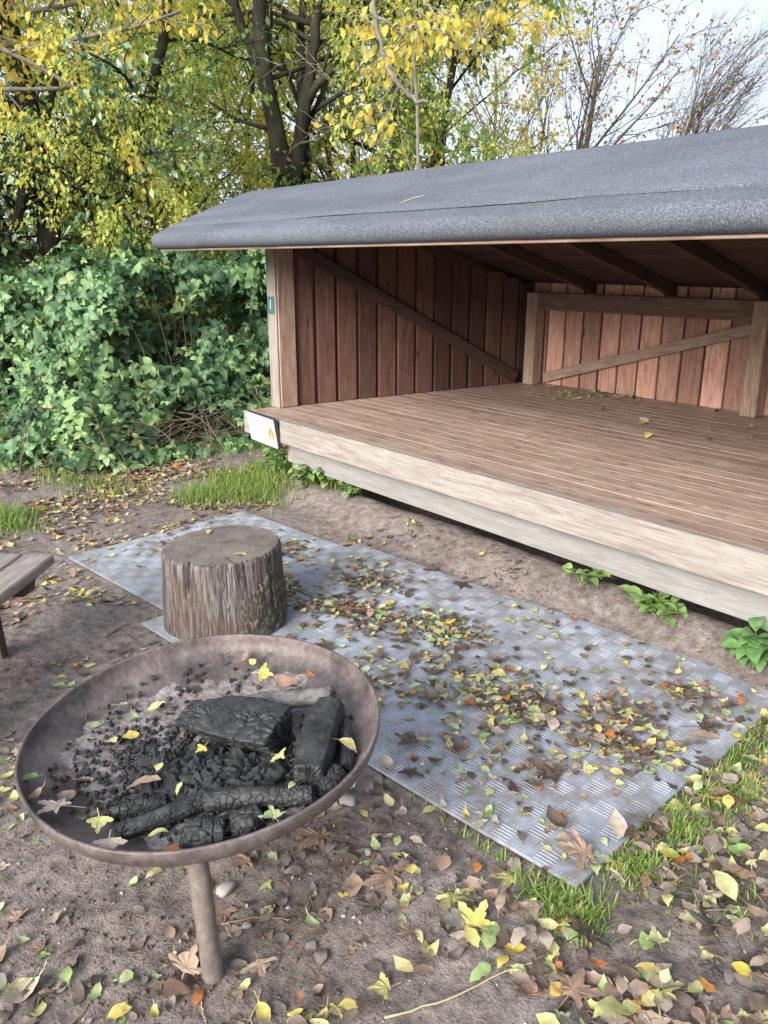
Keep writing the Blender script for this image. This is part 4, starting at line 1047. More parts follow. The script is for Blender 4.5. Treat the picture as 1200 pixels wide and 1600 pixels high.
# on the mats
zone(0.45, 3.9, -1.8, -0.05, 190, {'yellow': 3.0, 'green': 2.6, 'brown': 2.4, 'dark': 2.2, 'orange': 0.35}, (0.026, 0.054), 'mat', patch=0.75, only=True, pscale=2.6)
zone(0.6, 3.9, -1.8, -0.05, 18, {'dark': 4, 'brown': 3}, (0.06, 0.10), 'mat', {'maple': 3, 'curled': 3, 'oval': 2}, 0.7, True)
for _ in range(1250):                                # the drift that collects along the joint between two mats
    u = -2.35 * rg.random() ** 0.9; v = 0.70 + rg.normal(0, 0.085) + 0.10 * math.sin(u * 3.1)
    p = uv(u, v)
    if fbm(np.array(u * 4.5), np.array(v * 3 + 7), 2) < -0.04 and rg.random() < 0.8: continue
    put(p[0], p[1], pick({'oval': 5, 'curled': 1.2, 'three': 2.5}), pick({'yellow': 2.4, 'green': 2.2, 'brown': 2.4, 'dark': 6.5, 'orange': 0.6}), rg.uniform(0.026, 0.062), 'mat', 0.14, dz=0.003 + rg.uniform(0, 0.012))
for cx_, cy_, n_, sd_ in ((1.9, -0.62, 60, 0.13), (2.5, -0.75, 70, 0.12), (3.1, -0.95, 55, 0.13), (3.45, -0.80, 60, 0.12), (2.2, -0.95, 45, 0.14), (1.15, -0.75, 40, 0.14), (0.9, -1.2, 50, 0.16), (2.75, -1.2, 40, 0.16), (3.6, -0.45, 40, 0.12), (3.3, -1.3, 26, 0.12)):
    for _ in range(int(n_ * 2.2)):
        x, y = rg.normal(cx_, sd_), rg.normal(cy_, sd_ * 0.7)
        if not blocked(x, y): put(x, y, pick({'oval': 5, 'curled': 1.2, 'three': 2.5}), pick({'yellow': 2.2, 'green': 2, 'brown': 2.5, 'dark': 7, 'orange': 0.6}), rg.uniform(0.026, 0.062), 'mat', 0.14, dz=0.003 + rg.uniform(0, 0.01))
# trodden path between thicket and mats, and left of them
zone(-2.4, 1.4, -2.9, -0.25, 620, {'brown': 6, 'yellow': 2.4, 'dark': 1.8, 'orange': 0.8, 'green': 0.6}, (0.038, 0.072), 'path', {'oval': 5, 'curled': 3, 'three': 2}, 0.5, False, tilt=0.16)
zone(-2.6, -0.5, -1.6, 0.9, 480, {'brown': 6, 'yellow': 2.4, 'dark': 2.2, 'orange': 1.0}, (0.04, 0.078), 'path', {'oval': 5, 'curled': 3, 'three': 2}, 0.4, False, tilt=0.16)
zone(1.0, 2.9, -3.0, -1.62, 290, {'brown': 3.4, 'yellow': 3.0, 'green': 2.2, 'dark': 1.2, 'orange': 0.6}, (0.03, 0.055), 'path', patch=0.5, only=False)
# bare strip under the shelter's edge
zone(0.3, 3.9, -0.45, 0.05, 45, {'yellow': 3, 'brown': 3, 'green': 1.5, 'orange': 0.7}, (0.035, 0.06), 'strip', patch=0.5, only=False)
zone(2.2, 4.7, -3.1, -1.6, 260, {'muddy': 6, 'dark': 2, 'brown': 1}, (0.025, 0.065), 'soil', {'oval': 4, 'three': 2, 'curled': 1}, 0.6, False, tilt=0.05)
zone(3.7, 4.7, -2.4, -0.4, 300, {'muddy': 5, 'dark': 3, 'brown': 3}, (0.03, 0.08), 'right', {'oval': 4, 'three': 2, 'maple': 1}, 0.2, False, tilt=0.1)
zone(-2.4, 2.4, -3.0, 0.4, 220, {'muddy': 5, 'dark': 2, 'brown': 3}, (0.03, 0.07), 'path', {'oval': 4, 'three': 2, 'curled': 1}, 0.4, False, tilt=0.1)
ZN = {'soil': 'on the bare soil around the fire bowl', 'right': 'in the litter past the end of the mats', 'mat': 'on the grey rubber mats', 'path': 'on the trodden path by the thicket', 'strip': 'on the bare strip below the shelter floor'}
SHN = {'oval': 'small oval', 'curled': 'small curled', 'maple': 'large lobed maple', 'three': 'three-lobed'}
HUE = {'yellow': 'yellow', 'green': 'yellowish green', 'brown': 'brown', 'dark': 'dark rotting', 'muddy': 'mud coloured', 'orange': 'orange brown'}
def leaf_matrix(l):
    return Matrix.Translation((l[0], l[1], l[2])) @ Matrix.Rotation(l[7], 4, 'Z') @ Euler((l[8][0], l[8][1], 0)).to_matrix().to_4x4() @ Matrix.Scale(l[6], 4)
P_ = np.array([[l[0], l[1], l[2]] for l in leaves]); ppx, ppy, pzc = project(P_)
vis = (ppx > 5) & (ppx < 1195) & (ppy < 1595) & (pzc > 0.3)
inb = ((ppx - 308) / 295) ** 2 + ((ppy - 1172) / 190) ** 2 < 1
score = np.array([l[6] for l in leaves]) / pzc * np.where(vis & ~inb, 1, 0)
order = np.argsort(-score); solo = set(order[:290].tolist())
rest = {c: MB() for c in LM}
for k, l in enumerate(leaves):
    if k in solo:
        o = obj('fallen_maple_leaf' if l[3] == 'maple' else 'fallen_leaf', LMESH[(l[5], l[3])][l[4]], None, None, leaf_matrix(l))
        tag(o, f'{SHN[l[3]]} {HUE[l[5]]} leaf lying {ZN[l[9]]}', 'leaf', 'fallen leaves on the ground')
    else:
        T = SHAPES[l[3]][l[4]]; Mm = np.array(leaf_matrix(l))
        rest[l[5]].add(T[0] @ Mm[:3, :3].T + Mm[:3, 3], T[1], rg.random())
for c_, mb in rest.items():
    o = obj('leaf_litter', mb.mesh('leaf_litter', True, True), LM[c_], None, None, 'stuff')
    tag(o, f'scattered small {HUE[c_]} fallen leaves over ground and mats', 'leaf litter', kind='stuff')
# leaves that stand out one by one
def hero(x, y, shape, colour, sc, head, label, dz=0.012, tilt=(0.1, 0.1), var=0, z=None, onto=None):
    p = at_z(x, y, 0.02 if z is None else z)
    zz_ = surf(p[0], p[1]) + dz if z is None else z + dz
    M = Matrix.Translation((p[0], p[1], zz_)) @ Matrix.Rotation(head, 4, 'Z') @ Euler((*tilt, 0)).to_matrix().to_4x4() @ Matrix.Scale(sc, 4)
    o = obj('fallen_maple_leaf' if shape == 'maple' else 'fallen_leaf', LMESH[(colour, shape)][var], None, None, M)
    tag(o, label, 'leaf'); return o
hero(912, 1345, 'maple', 'brown', 0.135, 2.4, 'large brown maple leaf across the near corner of the rubber mat', 0.02, (0.2, -0.2), 1)
hero(1010, 1285, 'maple', 'brown', 0.125, 3.3, 'brown maple leaf standing in the grass right of the mat corner', 0.03, (0.5, 0.2), 3)
hero(965, 1322, 'oval', 'brown', 0.085, 0.9, 'reddish brown oval leaf between mat corner and grass', 0.02, (0.5, 0.2), 2)
hero(880, 1310, 'curled', 'dark', 0.10, 1.2, 'black rotting leaf curled on the near corner of the mat', 0.01, (0.1, 0.1), 1)
hero(895, 1548, 'maple', 'brown', 0.115, 0.3, 'flat brown maple leaf at the bottom edge of the picture', 0.02, (0.2, 0.1), 0)
hero(605, 1545, 'three', 'yellow', 0.085, 2.6, 'bright yellow three-lobed leaf at the bottom, right of the bowl leg', 0.012, (0.1, 0.1), 1)
hero(640, 1460, 'maple', 'brown', 0.075, 2.9, 'brown maple leaf on bare soil right of the bowl leg', 0.014, (0.15, 0.1), 4)
hero(1028, 1470, 'three', 'yellow', 0.07, 1.0, 'vivid yellow leaf lying below the grass at the right', 0.016, (0.1, 0.2), 2)
hero(290, 1512, 'three', 'brown', 0.10, 0.6, 'tan leaf leaning against the foot of the bowl leg', 0.02, (0.7, 0.3), 0)
hero(405, 1500, 'three', 'brown', 0.10, 4.4, 'muddy brown leaf flat on the soil just right of the bowl leg', 0.012, (0.1, 0.1), 3)
hero(640, 1165, 'maple', 'dark', 0.10, 2.0, 'dark brown maple leaf on the mat near the bowl rim', 0.014, (0.2, 0.1), 2)
hero(745, 1110, 'oval', 'orange', 0.06, 2.0, 'orange brown leaf lying on the middle of the near mat', 0.012, (0.2, 0.1), 5)
hero(915, 1210, 'three', 'yellow', 0.075, 5.6, 'pale yellow lobed leaf on the near mat', 0.012, (0.05, 0.1), 0)
hero(878, 1212, 'oval', 'dark', 0.07, 2.1, 'grey brown leaf beside the pale yellow leaf on the mat', 0.012, (0.1, 0.1), 3)
hero(440, 968, 'curled', 'orange', 0.08, 1.4, 'rusty orange leaf at the right foot of the stump', 0.015, (0.3, 0.1), 2)
hero(662, 1495, 'oval', 'yellow', 0.062, 0.2, 'round pale yellow leaf lying flat near the bottom edge', 0.010, (0.05, 0.05), 4)
hero(762, 1482, 'oval', 'green', 0.062, 0.7, 'round green leaf lying flat on the soil below the mat', 0.010, (0.05, 0.05), 6)
for (x, y, sc, hd, lb) in ((325, 838, 0.05, 1.0, 'small pale leaf on top of the stump, near its back edge'), (385, 872, 0.06, 2.4, 'small pale leaf on top of the stump, near its front edge')):
    hero(x, y, 'oval', 'yellow', sc, hd, lb, 0.014, (0.05, 0.1), 1, z=SH + 0.004)
# leaves in the fire bowl
inb_list = [(408, 1052, 'three', 'yellow', 0.075), (290, 1075, 'oval', 'brown', 0.06), (258, 1098, 'oval', 'yellow', 0.055), (200, 1102, 'oval', 'green', 0.05), (205, 1120, 'curled', 'green', 0.05), (150, 1135, 'three', 'green', 0.05), (165, 1158, 'oval', 'yellow', 0.055), (218, 1148, 'oval', 'yellow', 0.05), (318, 1168, 'three', 'yellow', 0.05), (435, 1180, 'three', 'yellow', 0.055), (528, 1157, 'oval', 'yellow', 0.06), (140, 1218, 'three', 'brown', 0.10), (195, 1238, 'oval', 'brown', 0.10), (60, 1212, 'oval', 'green', 0.055), (90, 1262, 'maple', 'brown', 0.095), (105, 1212, 'three', 'brown', 0.075), (155, 1280, 'three', 'yellow', 0.07), (232, 1310, 'oval', 'yellow', 0.06), (170, 1315, 'three', 'brown', 0.08), (272, 1322, 'oval', 'orange', 0.05), (428, 1277, 'three', 'green', 0.075), (70, 1240, 'curled', 'brown', 0.06), (125, 1250, 'curled', 'dark', 0.07), (245, 1205, 'oval', 'yellow', 0.035), (285, 1222, 'oval', 'yellow', 0.035), (460, 1222, 'oval', 'yellow', 0.03), (380, 1033, 'oval', 'brown', 0.045), (400, 1038, 'oval', 'yellow', 0.035), (478, 1050, 'oval', 'orange', 0.045), (540, 1100, 'oval', 'brown', 0.04)]
for k, (x, y, sh, c, sc) in enumerate(inb_list):
    lift_ = 0.030 + (0.022 if 230 < x < 480 and 1160 < y < 1260 else 0) + (0.045 if (x, y) == (528, 1157) else 0)
    p = in_bowl(x, y, lift_)
    M = MBW @ Matrix.Translation(p) @ Matrix.Rotation(rg.uniform(0, 6.28), 4, 'Z') @ Euler((*rg.normal(0, 0.25, 2), 0)).to_matrix().to_4x4() @ Matrix.Scale(sc * 0.92, 4)
    o = obj('fallen_leaf', LMESH[(c, sh)][k % len(SHAPES[sh])], None, None, M)
    side_ = 'left' if x < 230 else 'right' if x > 420 else 'middle'
    dep_ = 'far' if y < 1110 else 'near' if y > 1230 else 'central'
    tag(o, f'{SHN[sh]} {HUE[c]} leaf inside the bowl, {dep_} {side_} part', 'leaf', 'leaves in the fire bowl')
p = in_bowl(468, 1080, 0.10)
o = obj('fallen_leaf', LMESH[('brown', 'curled')][2], None, None, MBW @ Matrix.Translation(p) @ Matrix.Rotation(1.9, 4, 'Z') @ Matrix.Scale(0.085, 4)); tag(o, 'curled pinkish brown leaf resting on the burnt logs', 'leaf')
# leaves blown onto the shelter floor
for k in range(62):
    if k < 44: x, y = rg.normal(925, 48), rg.normal(618, 5)
    else: x, y = rg.uniform(930, 1195), rg.uniform(622, 690)
    p = at_z(x, y, ZT)
    if p[1] > 2.76: continue
    c = pick({'green': 5, 'yellow': 4, 'brown': 1} if k < 44 else {'brown': 4, 'yellow': 3, 'dark': 3})
    sh = pick({'oval': 3, 'curled': 3})
    M = Matrix.Translation((p[0], p[1], ZT + 0.006)) @ Matrix.Rotation(rg.uniform(0, 6.28), 4, 'Z') @ Euler((*rg.normal(0, 0.3, 2), 0)).to_matrix().to_4x4() @ Matrix.Scale(rg.uniform(0.05, 0.085), 4)
    o = obj('fallen_leaf', LMESH[(c, sh)][int(rg.integers(0, len(SHAPES[sh])))], None, None, M)
    tag(o, f'{SHN[sh]} {HUE[c]} leaf on the shelter floor, ' + ('by the back corner post' if k < 44 else 'before the back wall'), 'leaf', 'leaves on the shelter floor')

# ------------------------------------------------------------------ pebbles, clods, twigs
M_stone = simple('pebble_stone', (0.30, 0.275, 0.255), 0.8, 0.3, nscale=30, nvar=0.4, bump=0.3)
stT = []
for k in range(6):
    q = np.random.default_rng(200 + k); V, Fs = cbox(1, 0.8, 0.6, 0.27, 0.06, q); stT.append((V, Fs))
M_clod = simple('soil_clod', (0.13, 0.098, 0.082), 0.95, 0.1, nscale=40, nvar=0.4, bump=0.8)
for nm, mt, cnt, (s0, s1), lb in (('gravel', M_stone, 900, (0.003, 0.011), 'small pale pebbles trodden into the bare soil'), ('soil_crumbs', M_clod, 9000, (0.003, 0.013), 'crumbs of dark loose soil over the ground')):
    mb = MB()
    for _ in range(cnt):
        x, y = rg.uniform(1.6, 4.7), rg.uniform(-3.1, 0.05)
        if on_mat(x, y) or blocked(x, y): continue
        if nm == 'soil_crumbs' and fbm(np.array(x * 3), np.array(y * 3), 3) < rg.uniform(-0.3, 0.2): continue
        s = rg.uniform(s0, s1) ** 1.0 * rg.uniform(0.5, 1.2); T = stT[int(rg.integers(0, 6))]
        R_ = np.array(Euler((rg.normal(0, .4), rg.normal(0, .4), rg.uniform(0, 6.28))).to_matrix())
        mb.add(T[0] @ R_.T * s + np.array([x, y, float(gh(x, y)) + s * 0.15]), T[1])
    o = obj(nm, mb.mesh(nm, True), mt, None, None, 'stuff'); tag(o, lb, 'gravel' if nm == 'gravel' else 'soil', kind='stuff')
for (x, y, s, lb) in ((352, 1392, 0.045, 'pale stone on the soil just behind the bowl leg'), (386, 1448, 0.022, 'small white stone right of the bowl leg'), (543, 1255, 0.05, 'pale flat stone half under the right rim of the bowl'), (541, 1338, 0.016, 'tiny white pebble on the soil below the right rim'), (575, 1335, 0.022, 'grey pebble near the edge of the mat'), (537, 1435, 0.011, 'tiny round white pebble right of the green leaves')):
    p = at_z(x, y, 0); T = stT[int(rg.integers(0, 6))]
    o = obj('stone', mesh_np('stone', T[0], T[1], True), M_stone, None, Matrix.Translation((p[0], p[1], float(gh(p[0], p[1])) + s * 0.15)) @ Matrix.Rotation(rg.uniform(0, 6), 4, 'Z') @ Matrix.Scale(s, 4)); tag(o, lb, 'stone')
M_twig = simple('twig_bark', (0.22, 0.16, 0.10), 0.85, 0.2, nscale=40, nvar=0.4)
M_straw = simple('straw', (0.42, 0.33, 0.19), 0.7, 0.3, nscale=40, nvar=0.3)
def twig(px, r0, mat, label, name='twig'):
    pts = []
    for (x, y) in px:
        p = at_z(x, y, 0.01); pts.append([p[0], p[1], surf(p[0], p[1]) + r0 + 0.002])
    pts = np.array(pts); t = np.linspace(0, 1, len(pts)); tt = np.linspace(0, 1, 16)
    P = np.stack([np.interp(tt, t, pts[:, k]) for k in range(3)], -1); P[1:-1] = (P[:-2] + P[1:-1] * 2 + P[2:]) / 4
    P[:, :2] += rg.normal(0, 0.0015, (16, 2))
    V, Fs = tube(P, np.linspace(r0, r0 * 0.5, 16), 6)
    o = obj(name, mesh_np(name, V, Fs, True), mat, None); tag(o, label, 'twig')
twig([(600, 1597), (700, 1562), (780, 1518), (845, 1500)], 0.0028, M_straw, 'long pale stalk lying across the soil at the bottom')
twig([(60, 1182), (170, 1182), (182, 1192)], 0.0035, M_twig, 'thin twig hidden partly by the left side of the bowl')
twig([(345, 1440), (400, 1430), (455, 1435)], 0.003, M_twig, 'dark twig on the soil behind the bowl leg')
twig([(165, 995), (185, 980), (198, 972)], 0.006, M_twig, 'short thick twig on the soil left of the bowl')
twig([(310, 1545), (318, 1580), (322, 1599)], 0.002, M_straw, 'short pale stalk at the bottom edge under the bowl leg')
twig([(385, 1598), (402, 1570), (408, 1545)], 0.0025, M_straw, 'bent pale stalk at the bottom edge right of the bowl leg')
twig([(110, 1598), (130, 1575), (145, 1552)], 0.003, M_twig, 'dark twig at the bottom left of the picture')
twig([(1080, 1130), (1140, 1128), (1198, 1120)], 0.004, M_twig, 'thin twig in the grass at the end of the far mat')
p0 = np.array([1.55, -0.20, roof_top(-0.20) + 0.013]); V, Fs = tube([p0, p0 + [0.06, 0.05, 0.026], p0 + [0.12, 0.065, 0.032]], 0.0018, 5)
o = obj('twig', mesh_np('twig', V, Fs, True), M_straw); tag(o, 'small pale twig lying on the grey felt roof', 'twig')

# ------------------------------------------------------------------ grass
M_grass = leaf_mat('grass_blade', [(0, (0.12, 0.21, 0.035)), (0.5, (0.20, 0.31, 0.07)), (0.85, (0.30, 0.38, 0.11)), (1, (0.42, 0.38, 0.16))], 0.3, 0.5, 0.35, 0, simple_=True)
def grass(label, blobs, hgt=(0.04, 0.11)):
    xs, ys, hs = [], [], []
    for (cx_, cy_, rx, ry, n_) in blobs:
        x, y = rg.normal(cx_, rx, n_), rg.normal(cy_, ry, n_)
        for a, b in zip(x, y):
            if on_mat(a, b) and rg.random() < 0.97: continue
            xs.append(a); ys.append(b)
    n = len(xs); x, y = np.array(xs), np.array(ys); z = gh(x, y) - 0.004
    h = rg.uniform(*hgt, n); a = rg.uniform(0, 6.28, n); le = rg.uniform(0.2, 1.1, n); wv = rg.uniform(0.0014, 0.003, n)
    d = np.stack([np.cos(a), np.sin(a), 0 * a], -1); s = np.stack([-np.sin(a), np.cos(a), 0 * a], -1); b0 = np.stack([x, y, z], -1)
    V = []
    for t, ww in ((0, 1), (0.4, 0.9), (0.75, 0.6)):
        c = b0 + d * (h * le * t ** 2)[:, None] + np.array([0, 0, 1]) * (h * (t - 0.35 * le * t ** 2))[:, None]
        V += [c - s * (wv * ww)[:, None], c + s * (wv * ww)[:, None]]
    V.append(b0 + d * (h * le)[:, None] + np.array([0, 0, 1]) * (h * (1 - 0.40 * le))[:, None])
    V = np.stack(V, 1)
    o7 = (np.arange(n) * 7)[:, None]
    Qd = np.concatenate([o7 + np.array([0, 1, 3, 2]), o7 + np.array([2, 3, 5, 4])]); Tr = o7 + np.array([4, 5, 6])
    o = obj('grass', mesh_np('grass', V.reshape(-1, 3), [Qd, Tr], True, np.repeat(rg.random(n), 7)), M_grass, None, None, 'stuff'); tag(o, label, 'grass', kind='stuff')
def gp(x, y): return at_z(x, y, 0)[:2]
def blob(x, y, rx, ry, n): p = gp(x, y); return (p[0], p[1], rx, ry, n)
grass('bright green grass tuft beside the shelter corner', [blob(385, 765, 0.20, 0.13, 2600), blob(320, 780, 0.12, 0.10, 900), blob(430, 740, 0.15, 0.15, 1200), blob(500, 770, 0.16, 0.06, 500)], (0.05, 0.13))
grass('grass around the near corner of the mat', [blob(890, 1422, 0.055, 0.045, 520), blob(985, 1350, 0.05, 0.05, 480), blob(860, 1400, 0.05, 0.03, 160), blob(1070, 1290, 0.06, 0.06, 750), blob(1140, 1220, 0.07, 0.09, 1100), blob(1165, 1150, 0.07, 0.10, 1300), blob(1120, 1390, 0.14, 0.1, 200)], (0.025, 0.062))
grass('small grass patch at the left edge behind the bench', [blob(8, 815, 0.14, 0.10, 1000), blob(90, 745, 0.3, 0.08, 500), blob(170, 760, 0.25, 0.1, 300)], (0.05, 0.11))
grass('sparse grass under the edge of the thicket', [blob(370, 690, 0.35, 0.22, 1200), blob(300, 700, 0.3, 0.2, 500)], (0.04, 0.10))
grass('few grass blades growing at the edges of the mats', [blob(760, 1330, 0.12, 0.008, 60), blob(640, 1235, 0.1, 0.01, 30), blob(905, 1310, 0.03, 0.02, 60), blob(250, 975, 0.06, 0.03, 60)], (0.02, 0.05))

# ------------------------------------------------------------------ small plants
M_weed = leaf_mat('weed_leaf', [(0, (0.14, 0.26, 0.07)), (0.5, (0.22, 0.35, 0.11)), (1, (0.30, 0.42, 0.16))], 0.3, 0.5, 0.35, 0)
M_nettle = leaf_mat('nettle_leaf', [(0, (0.13, 0.27, 0.09)), (1, (0.19, 0.34, 0.12))], 0.3, 0.5, 0.35, 0)
M_stem = simple('green_stem', (0.16, 0.20, 0.07), 0.6)
BL = [ovate(6, 0.30, 0.25, -0.35, 0.1 * ((k % 3) - 1), 0.03, 0.12, 300 + k, 0.8) for k in range(4)]
def leaf_set(T, mt, nm='leaf'):
    out = []
    for t in T: m_ = mesh_np(nm, *t, smooth=True); m_.materials.append(mt); out.append(m_)
    return out
weedM, nettM = leaf_set(BL, M_weed), leaf_set(BL, M_nettle)
def place_leaf(parent, me, p, dirv, nrm, sc):
    R_ = rot_frames(np.array([dirv]), np.array([nrm]))[0]
    M = Matrix([[*R_[0] * sc, p[0]], [*R_[1] * sc, p[1]], [*R_[2] * sc, p[2]], [0, 0, 0, 1]])
    return obj('leaf', me, None, parent, M)
def plant(name, label, cat, p, stems, h, me, lsc, nl, spread, group=None):
    p = np.array([p[0], p[1], float(gh(p[0], p[1]))]); e = empty(name, p); tag(e, label, cat, group)
    for s in range(stems):
        a = rg.uniform(0, 6.28); hh = h * rg.uniform(0.6, 1.1); out = spread * rg.uniform(0.3, 1.0)
        tt = np.linspace(0, 1, 7)
        P = p + np.stack([math.cos(a) * out * tt ** 1.5, math.sin(a) * out * tt ** 1.5, hh * (tt - 0.25 * tt ** 3)], -1) + np.array([*rg.normal(0, 0.01, 2), 0])
        V, Fs = tube(P, np.linspace(0.0028, 0.0012, 7), 5)
        obj('stem', mesh_np('stem', V, Fs, True), M_stem, e)
        for k in range(nl):
            t = 0.25 + 0.75 * (k + 0.5) / nl; q = np.array([np.interp(t, tt, P[:, i]) for i in range(3)])
            b = a + (k % 2) * math.pi + (k // 2) * 1.5 + rg.normal(0, 0.4)
            d = np.array([math.cos(b), math.sin(b), rg.uniform(-0.25, 0.35)]); nr_ = np.array([rg.normal(0, 0.25), rg.normal(0, 0.25), 1.0])
            place_leaf(e, me[int(rg.integers(0, len(me)))], q, d, nr_, lsc * rg.uniform(0.65, 1.15) * (1.1 - 0.4 * t))
plant('nettle', 'green nettle growing at the right edge beside the far mat', 'nettle', at_z(1172, 1050, 0.03)[:2], 5, 0.20, nettM, 0.13, 7, 0.08)
plant('weed', 'broad-leaved weed under the beam, left of the pair', 'weed', at_z(912, 918, 0.09)[:2], 4, 0.14, weedM, 0.13, 4, 0.10, 'weeds growing from under the shelter')
plant('weed', 'sprawling weed under the beam, right of the pair', 'weed', at_z(1030, 962, 0.09)[:2], 6, 0.13, weedM, 0.11, 6, 0.19, 'weeds growing from under the shelter')
for k, (x, y, st, hh, lb) in enumerate(((442, 752, 9, 0.34, 'tall leafy weed in front of the concrete pier, left side'), (475, 778, 8, 0.22, 'leafy weed at the foot of the concrete pier'), (515, 780, 9, 0.20, 'leafy weed right of the concrete pier'), (548, 795, 6, 0.14, 'low weed at the right end of the clump by the pier'), (425, 745, 5, 0.30, 'leafy weed in the grass under the notice'))):
    plant('weed', lb, 'weed', gp(x, y), st, hh, weedM, 0.085, 7, 0.12, 'weeds round the concrete pier')

# ------------------------------------------------------------------ bramble thicket
M_bramble = leaf_mat('bramble_leaf', [(0, (0.05, 0.105, 0.056)), (0.35, (0.105, 0.20, 0.095)), (0.6, (0.18, 0.305, 0.135)), (0.93, (0.30, 0.44, 0.175)), (1, (0.34, 0.34, 0.14))], 0.25, 0.5, 0.35, 0.0, simple_=True)
M_cane = simple('bramble_cane', (0.12, 0.085, 0.06), 0.8, 0.25, nscale=20, nvar=0.4)
M_dead = simple('dead_stem', (0.17, 0.125, 0.09), 0.85, 0.2, nscale=30, nvar=0.4)
def merge(Ts):
    mb = MB()
    for V, Fs in Ts: mb.add(V, Fs)
    return np.concatenate(mb.V), [np.concatenate(v) for v in mb.F.values()]
def place_T(T, a, off, sc, tiltx=0.0):
    R_ = np.array((Matrix.Rotation(a, 3, 'Z') @ Matrix.Rotation(tiltx, 3, 'X')))
    return T[0] @ R_.T * sc + np.array(off), T[1]
def trifoliate(seed):
    q = np.random.default_rng(seed)
    l = [ovate(5, 0.31, 0.25, -0.35, 0.12 * q.normal(), 0.04, 0.0, seed + k, 0.95) for k in range(3)]
    Ts = [place_T(l[0], q.normal(0, .1), (0, 0.10, 0), 1.0, -0.1), place_T(l[1], 1.35 + q.normal(0, .12), (0, 0.04, 0), 0.82, -0.15), place_T(l[2], -1.35 + q.normal(0, .12), (0, 0.04, 0), 0.82, -0.15)]
    st = tube(np.array([(0, 0.1, 0), (0, -0.15, -0.02), (0.02, -0.45, -0.12)]), 0.014, 3, False)
    return merge(Ts + [st])
TRI = [trifoliate(500 + 7 * k) for k in range(6)]
TRIM = leaf_set(TRI, M_bramble)
# outline of the thicket on the ground, in metres right of / ahead of the camera
FR = np.array([-8.0, -5.0, -3.6, -2.9, -2.25, -1.75, -1.35, -1.05, -0.6, 0.2, 1.2])
FF = np.array([7.6, 7.2, 6.75, 6.35, 6.15, 6.6, 7.0, 7.2, 7.6, 8.4, 9.4])
def thicket_h(r, f):
    """height of the leaf surface and how far inside the front it is"""
    f0 = np.interp(r, FR, FF); d = f - f0 - 0.55 * fbm(r * 1.5, f * 1.5, 3)
    dr = (-0.80 - (CAM[0] + r * RT[0] + f * FW[0])) * 1.3       # keeps clear of the shelter's side wall
    d = np.minimum(d, dr)
    h = 0.30 + 1.30 * sstep(-0.1, 1.5, d) + 0.22 * sstep(1.5, 4, d)
    return (h + 0.95 * fbm(r * 1.3 + 4, f * 1.4, 3) * sstep(0.0, 0.8, d)) * sstep(-0.34, 0.12, d), d
rb = np.random.default_rng(91)
n0 = 31000
r_, f_ = rb.uniform(-6.2, 1.2, n0), rb.uniform(6.0, 11.0, n0)
f_ = np.where(rb.random(n0) < 0.6, np.interp(r_, FR, FF) + np.abs(rb.normal(0, 0.9, n0)) - 0.15, f_)
h, d = thicket_h(r_, f_)
keep = ((h > 0.12) & (d > -0.05) & (d < 3.4)) | ((h > 0.02) & (d > -0.30) & (d <= -0.05) & (rb.random(n0) < 0.4))
r_, f_, h, d = r_[keep], f_[keep], h[keep], d[keep]
e = 0.08
hr = (thicket_h(r_ + e, f_)[0] - h) / e; hf = (thicket_h(r_, f_ + e)[0] - h) / e
N = np.stack([-hr, -hf, np.full_like(h, 0.75)], -1); N /= np.linalg.norm(N, axis=1, keepdims=True)
dep = np.abs(rb.normal(0, 0.17, len(h))) - 0.10 * (rb.random(len(h)) < 0.15)
zb_ = h * np.where(d < 0.55, rb.uniform(0.28, 1.0, len(h)) ** 0.7, 1.0)
hol = fbm(r_ * 2.0 + 2, zb_ * 2.6 + f_ * 0.5, 3) < -0.115
dep = dep + np.where(hol, 0.32 + 0.25 * rb.random(len(h)), 0.0)
pos = np.stack([CAM[0] + r_ * RT[0] + f_ * FW[0], CAM[1] + r_ * RT[1] + f_ * FW[1], zb_], -1)
Nw = np.stack([N[:, 0] * RT[0] + N[:, 1] * FW[0], N[:, 0] * RT[1] + N[:, 1] * FW[1], N[:, 2]], -1)
pos -= Nw * dep[:, None]
pos[:, 2] = np.maximum(pos[:, 2], 0.05)
nrm = Nw + rb.normal(0, 0.6, Nw.shape); nrm /= np.linalg.norm(nrm, axis=1, keepdims=True)
dirv = np.cross(nrm, rb.normal(0, 1, nrm.shape)); dirv[:, 2] -= 0.35
scl = 0.05 + 0.09 * rb.random(len(h)) ** 1.6; patch = fbm(r_ * 2.1, f_ * 2.1 + 8, 2); scl *= 1 + 0.5 * patch
bush_c = np.array([(-3.3, 6.9), (-2.35, 6.55), (-1.65, 7.3), (-0.9, 8.2), (-3.0, 8.2), (-2.1, 8.2), (-4.6, 7.8), (-1.5, 9.4), (-3.6, 9.6), (-5.6, 9.2)])
bush_l = ['bramble bush at the left edge of the picture, in front', 'bramble bush bulging forward onto the path', 'bramble bush with a dark hollow near the shelter post', 'bramble bush right behind the shelter post', 'dark bramble mass behind the front bushes at the left', 'bramble mass in the middle of the thicket', 'bramble bush just beyond the left edge', 'bramble bush at the back, under the roof edge', 'bramble bush at the back, below the ivy-clad trunk', 'bramble bush far left at the back']
own = np.argmin((r_[:, None] - bush_c[None, :, 0]) ** 2 + (f_[:, None] - bush_c[None, :, 1]) ** 2, axis=1)
ROT = rot_frames(dirv, nrm)
tv = rb.integers(0, len(TRI), len(h))
px_, py_, zc_ = project(pos); frame_ok = (px_ > 0) & (px_ < 425) & (py_ > 380) & (dep < 0.12)
big = np.argsort(-(scl / zc_) * frame_ok)[:300]; isbig = np.zeros(len(h), bool); isbig[big] = True
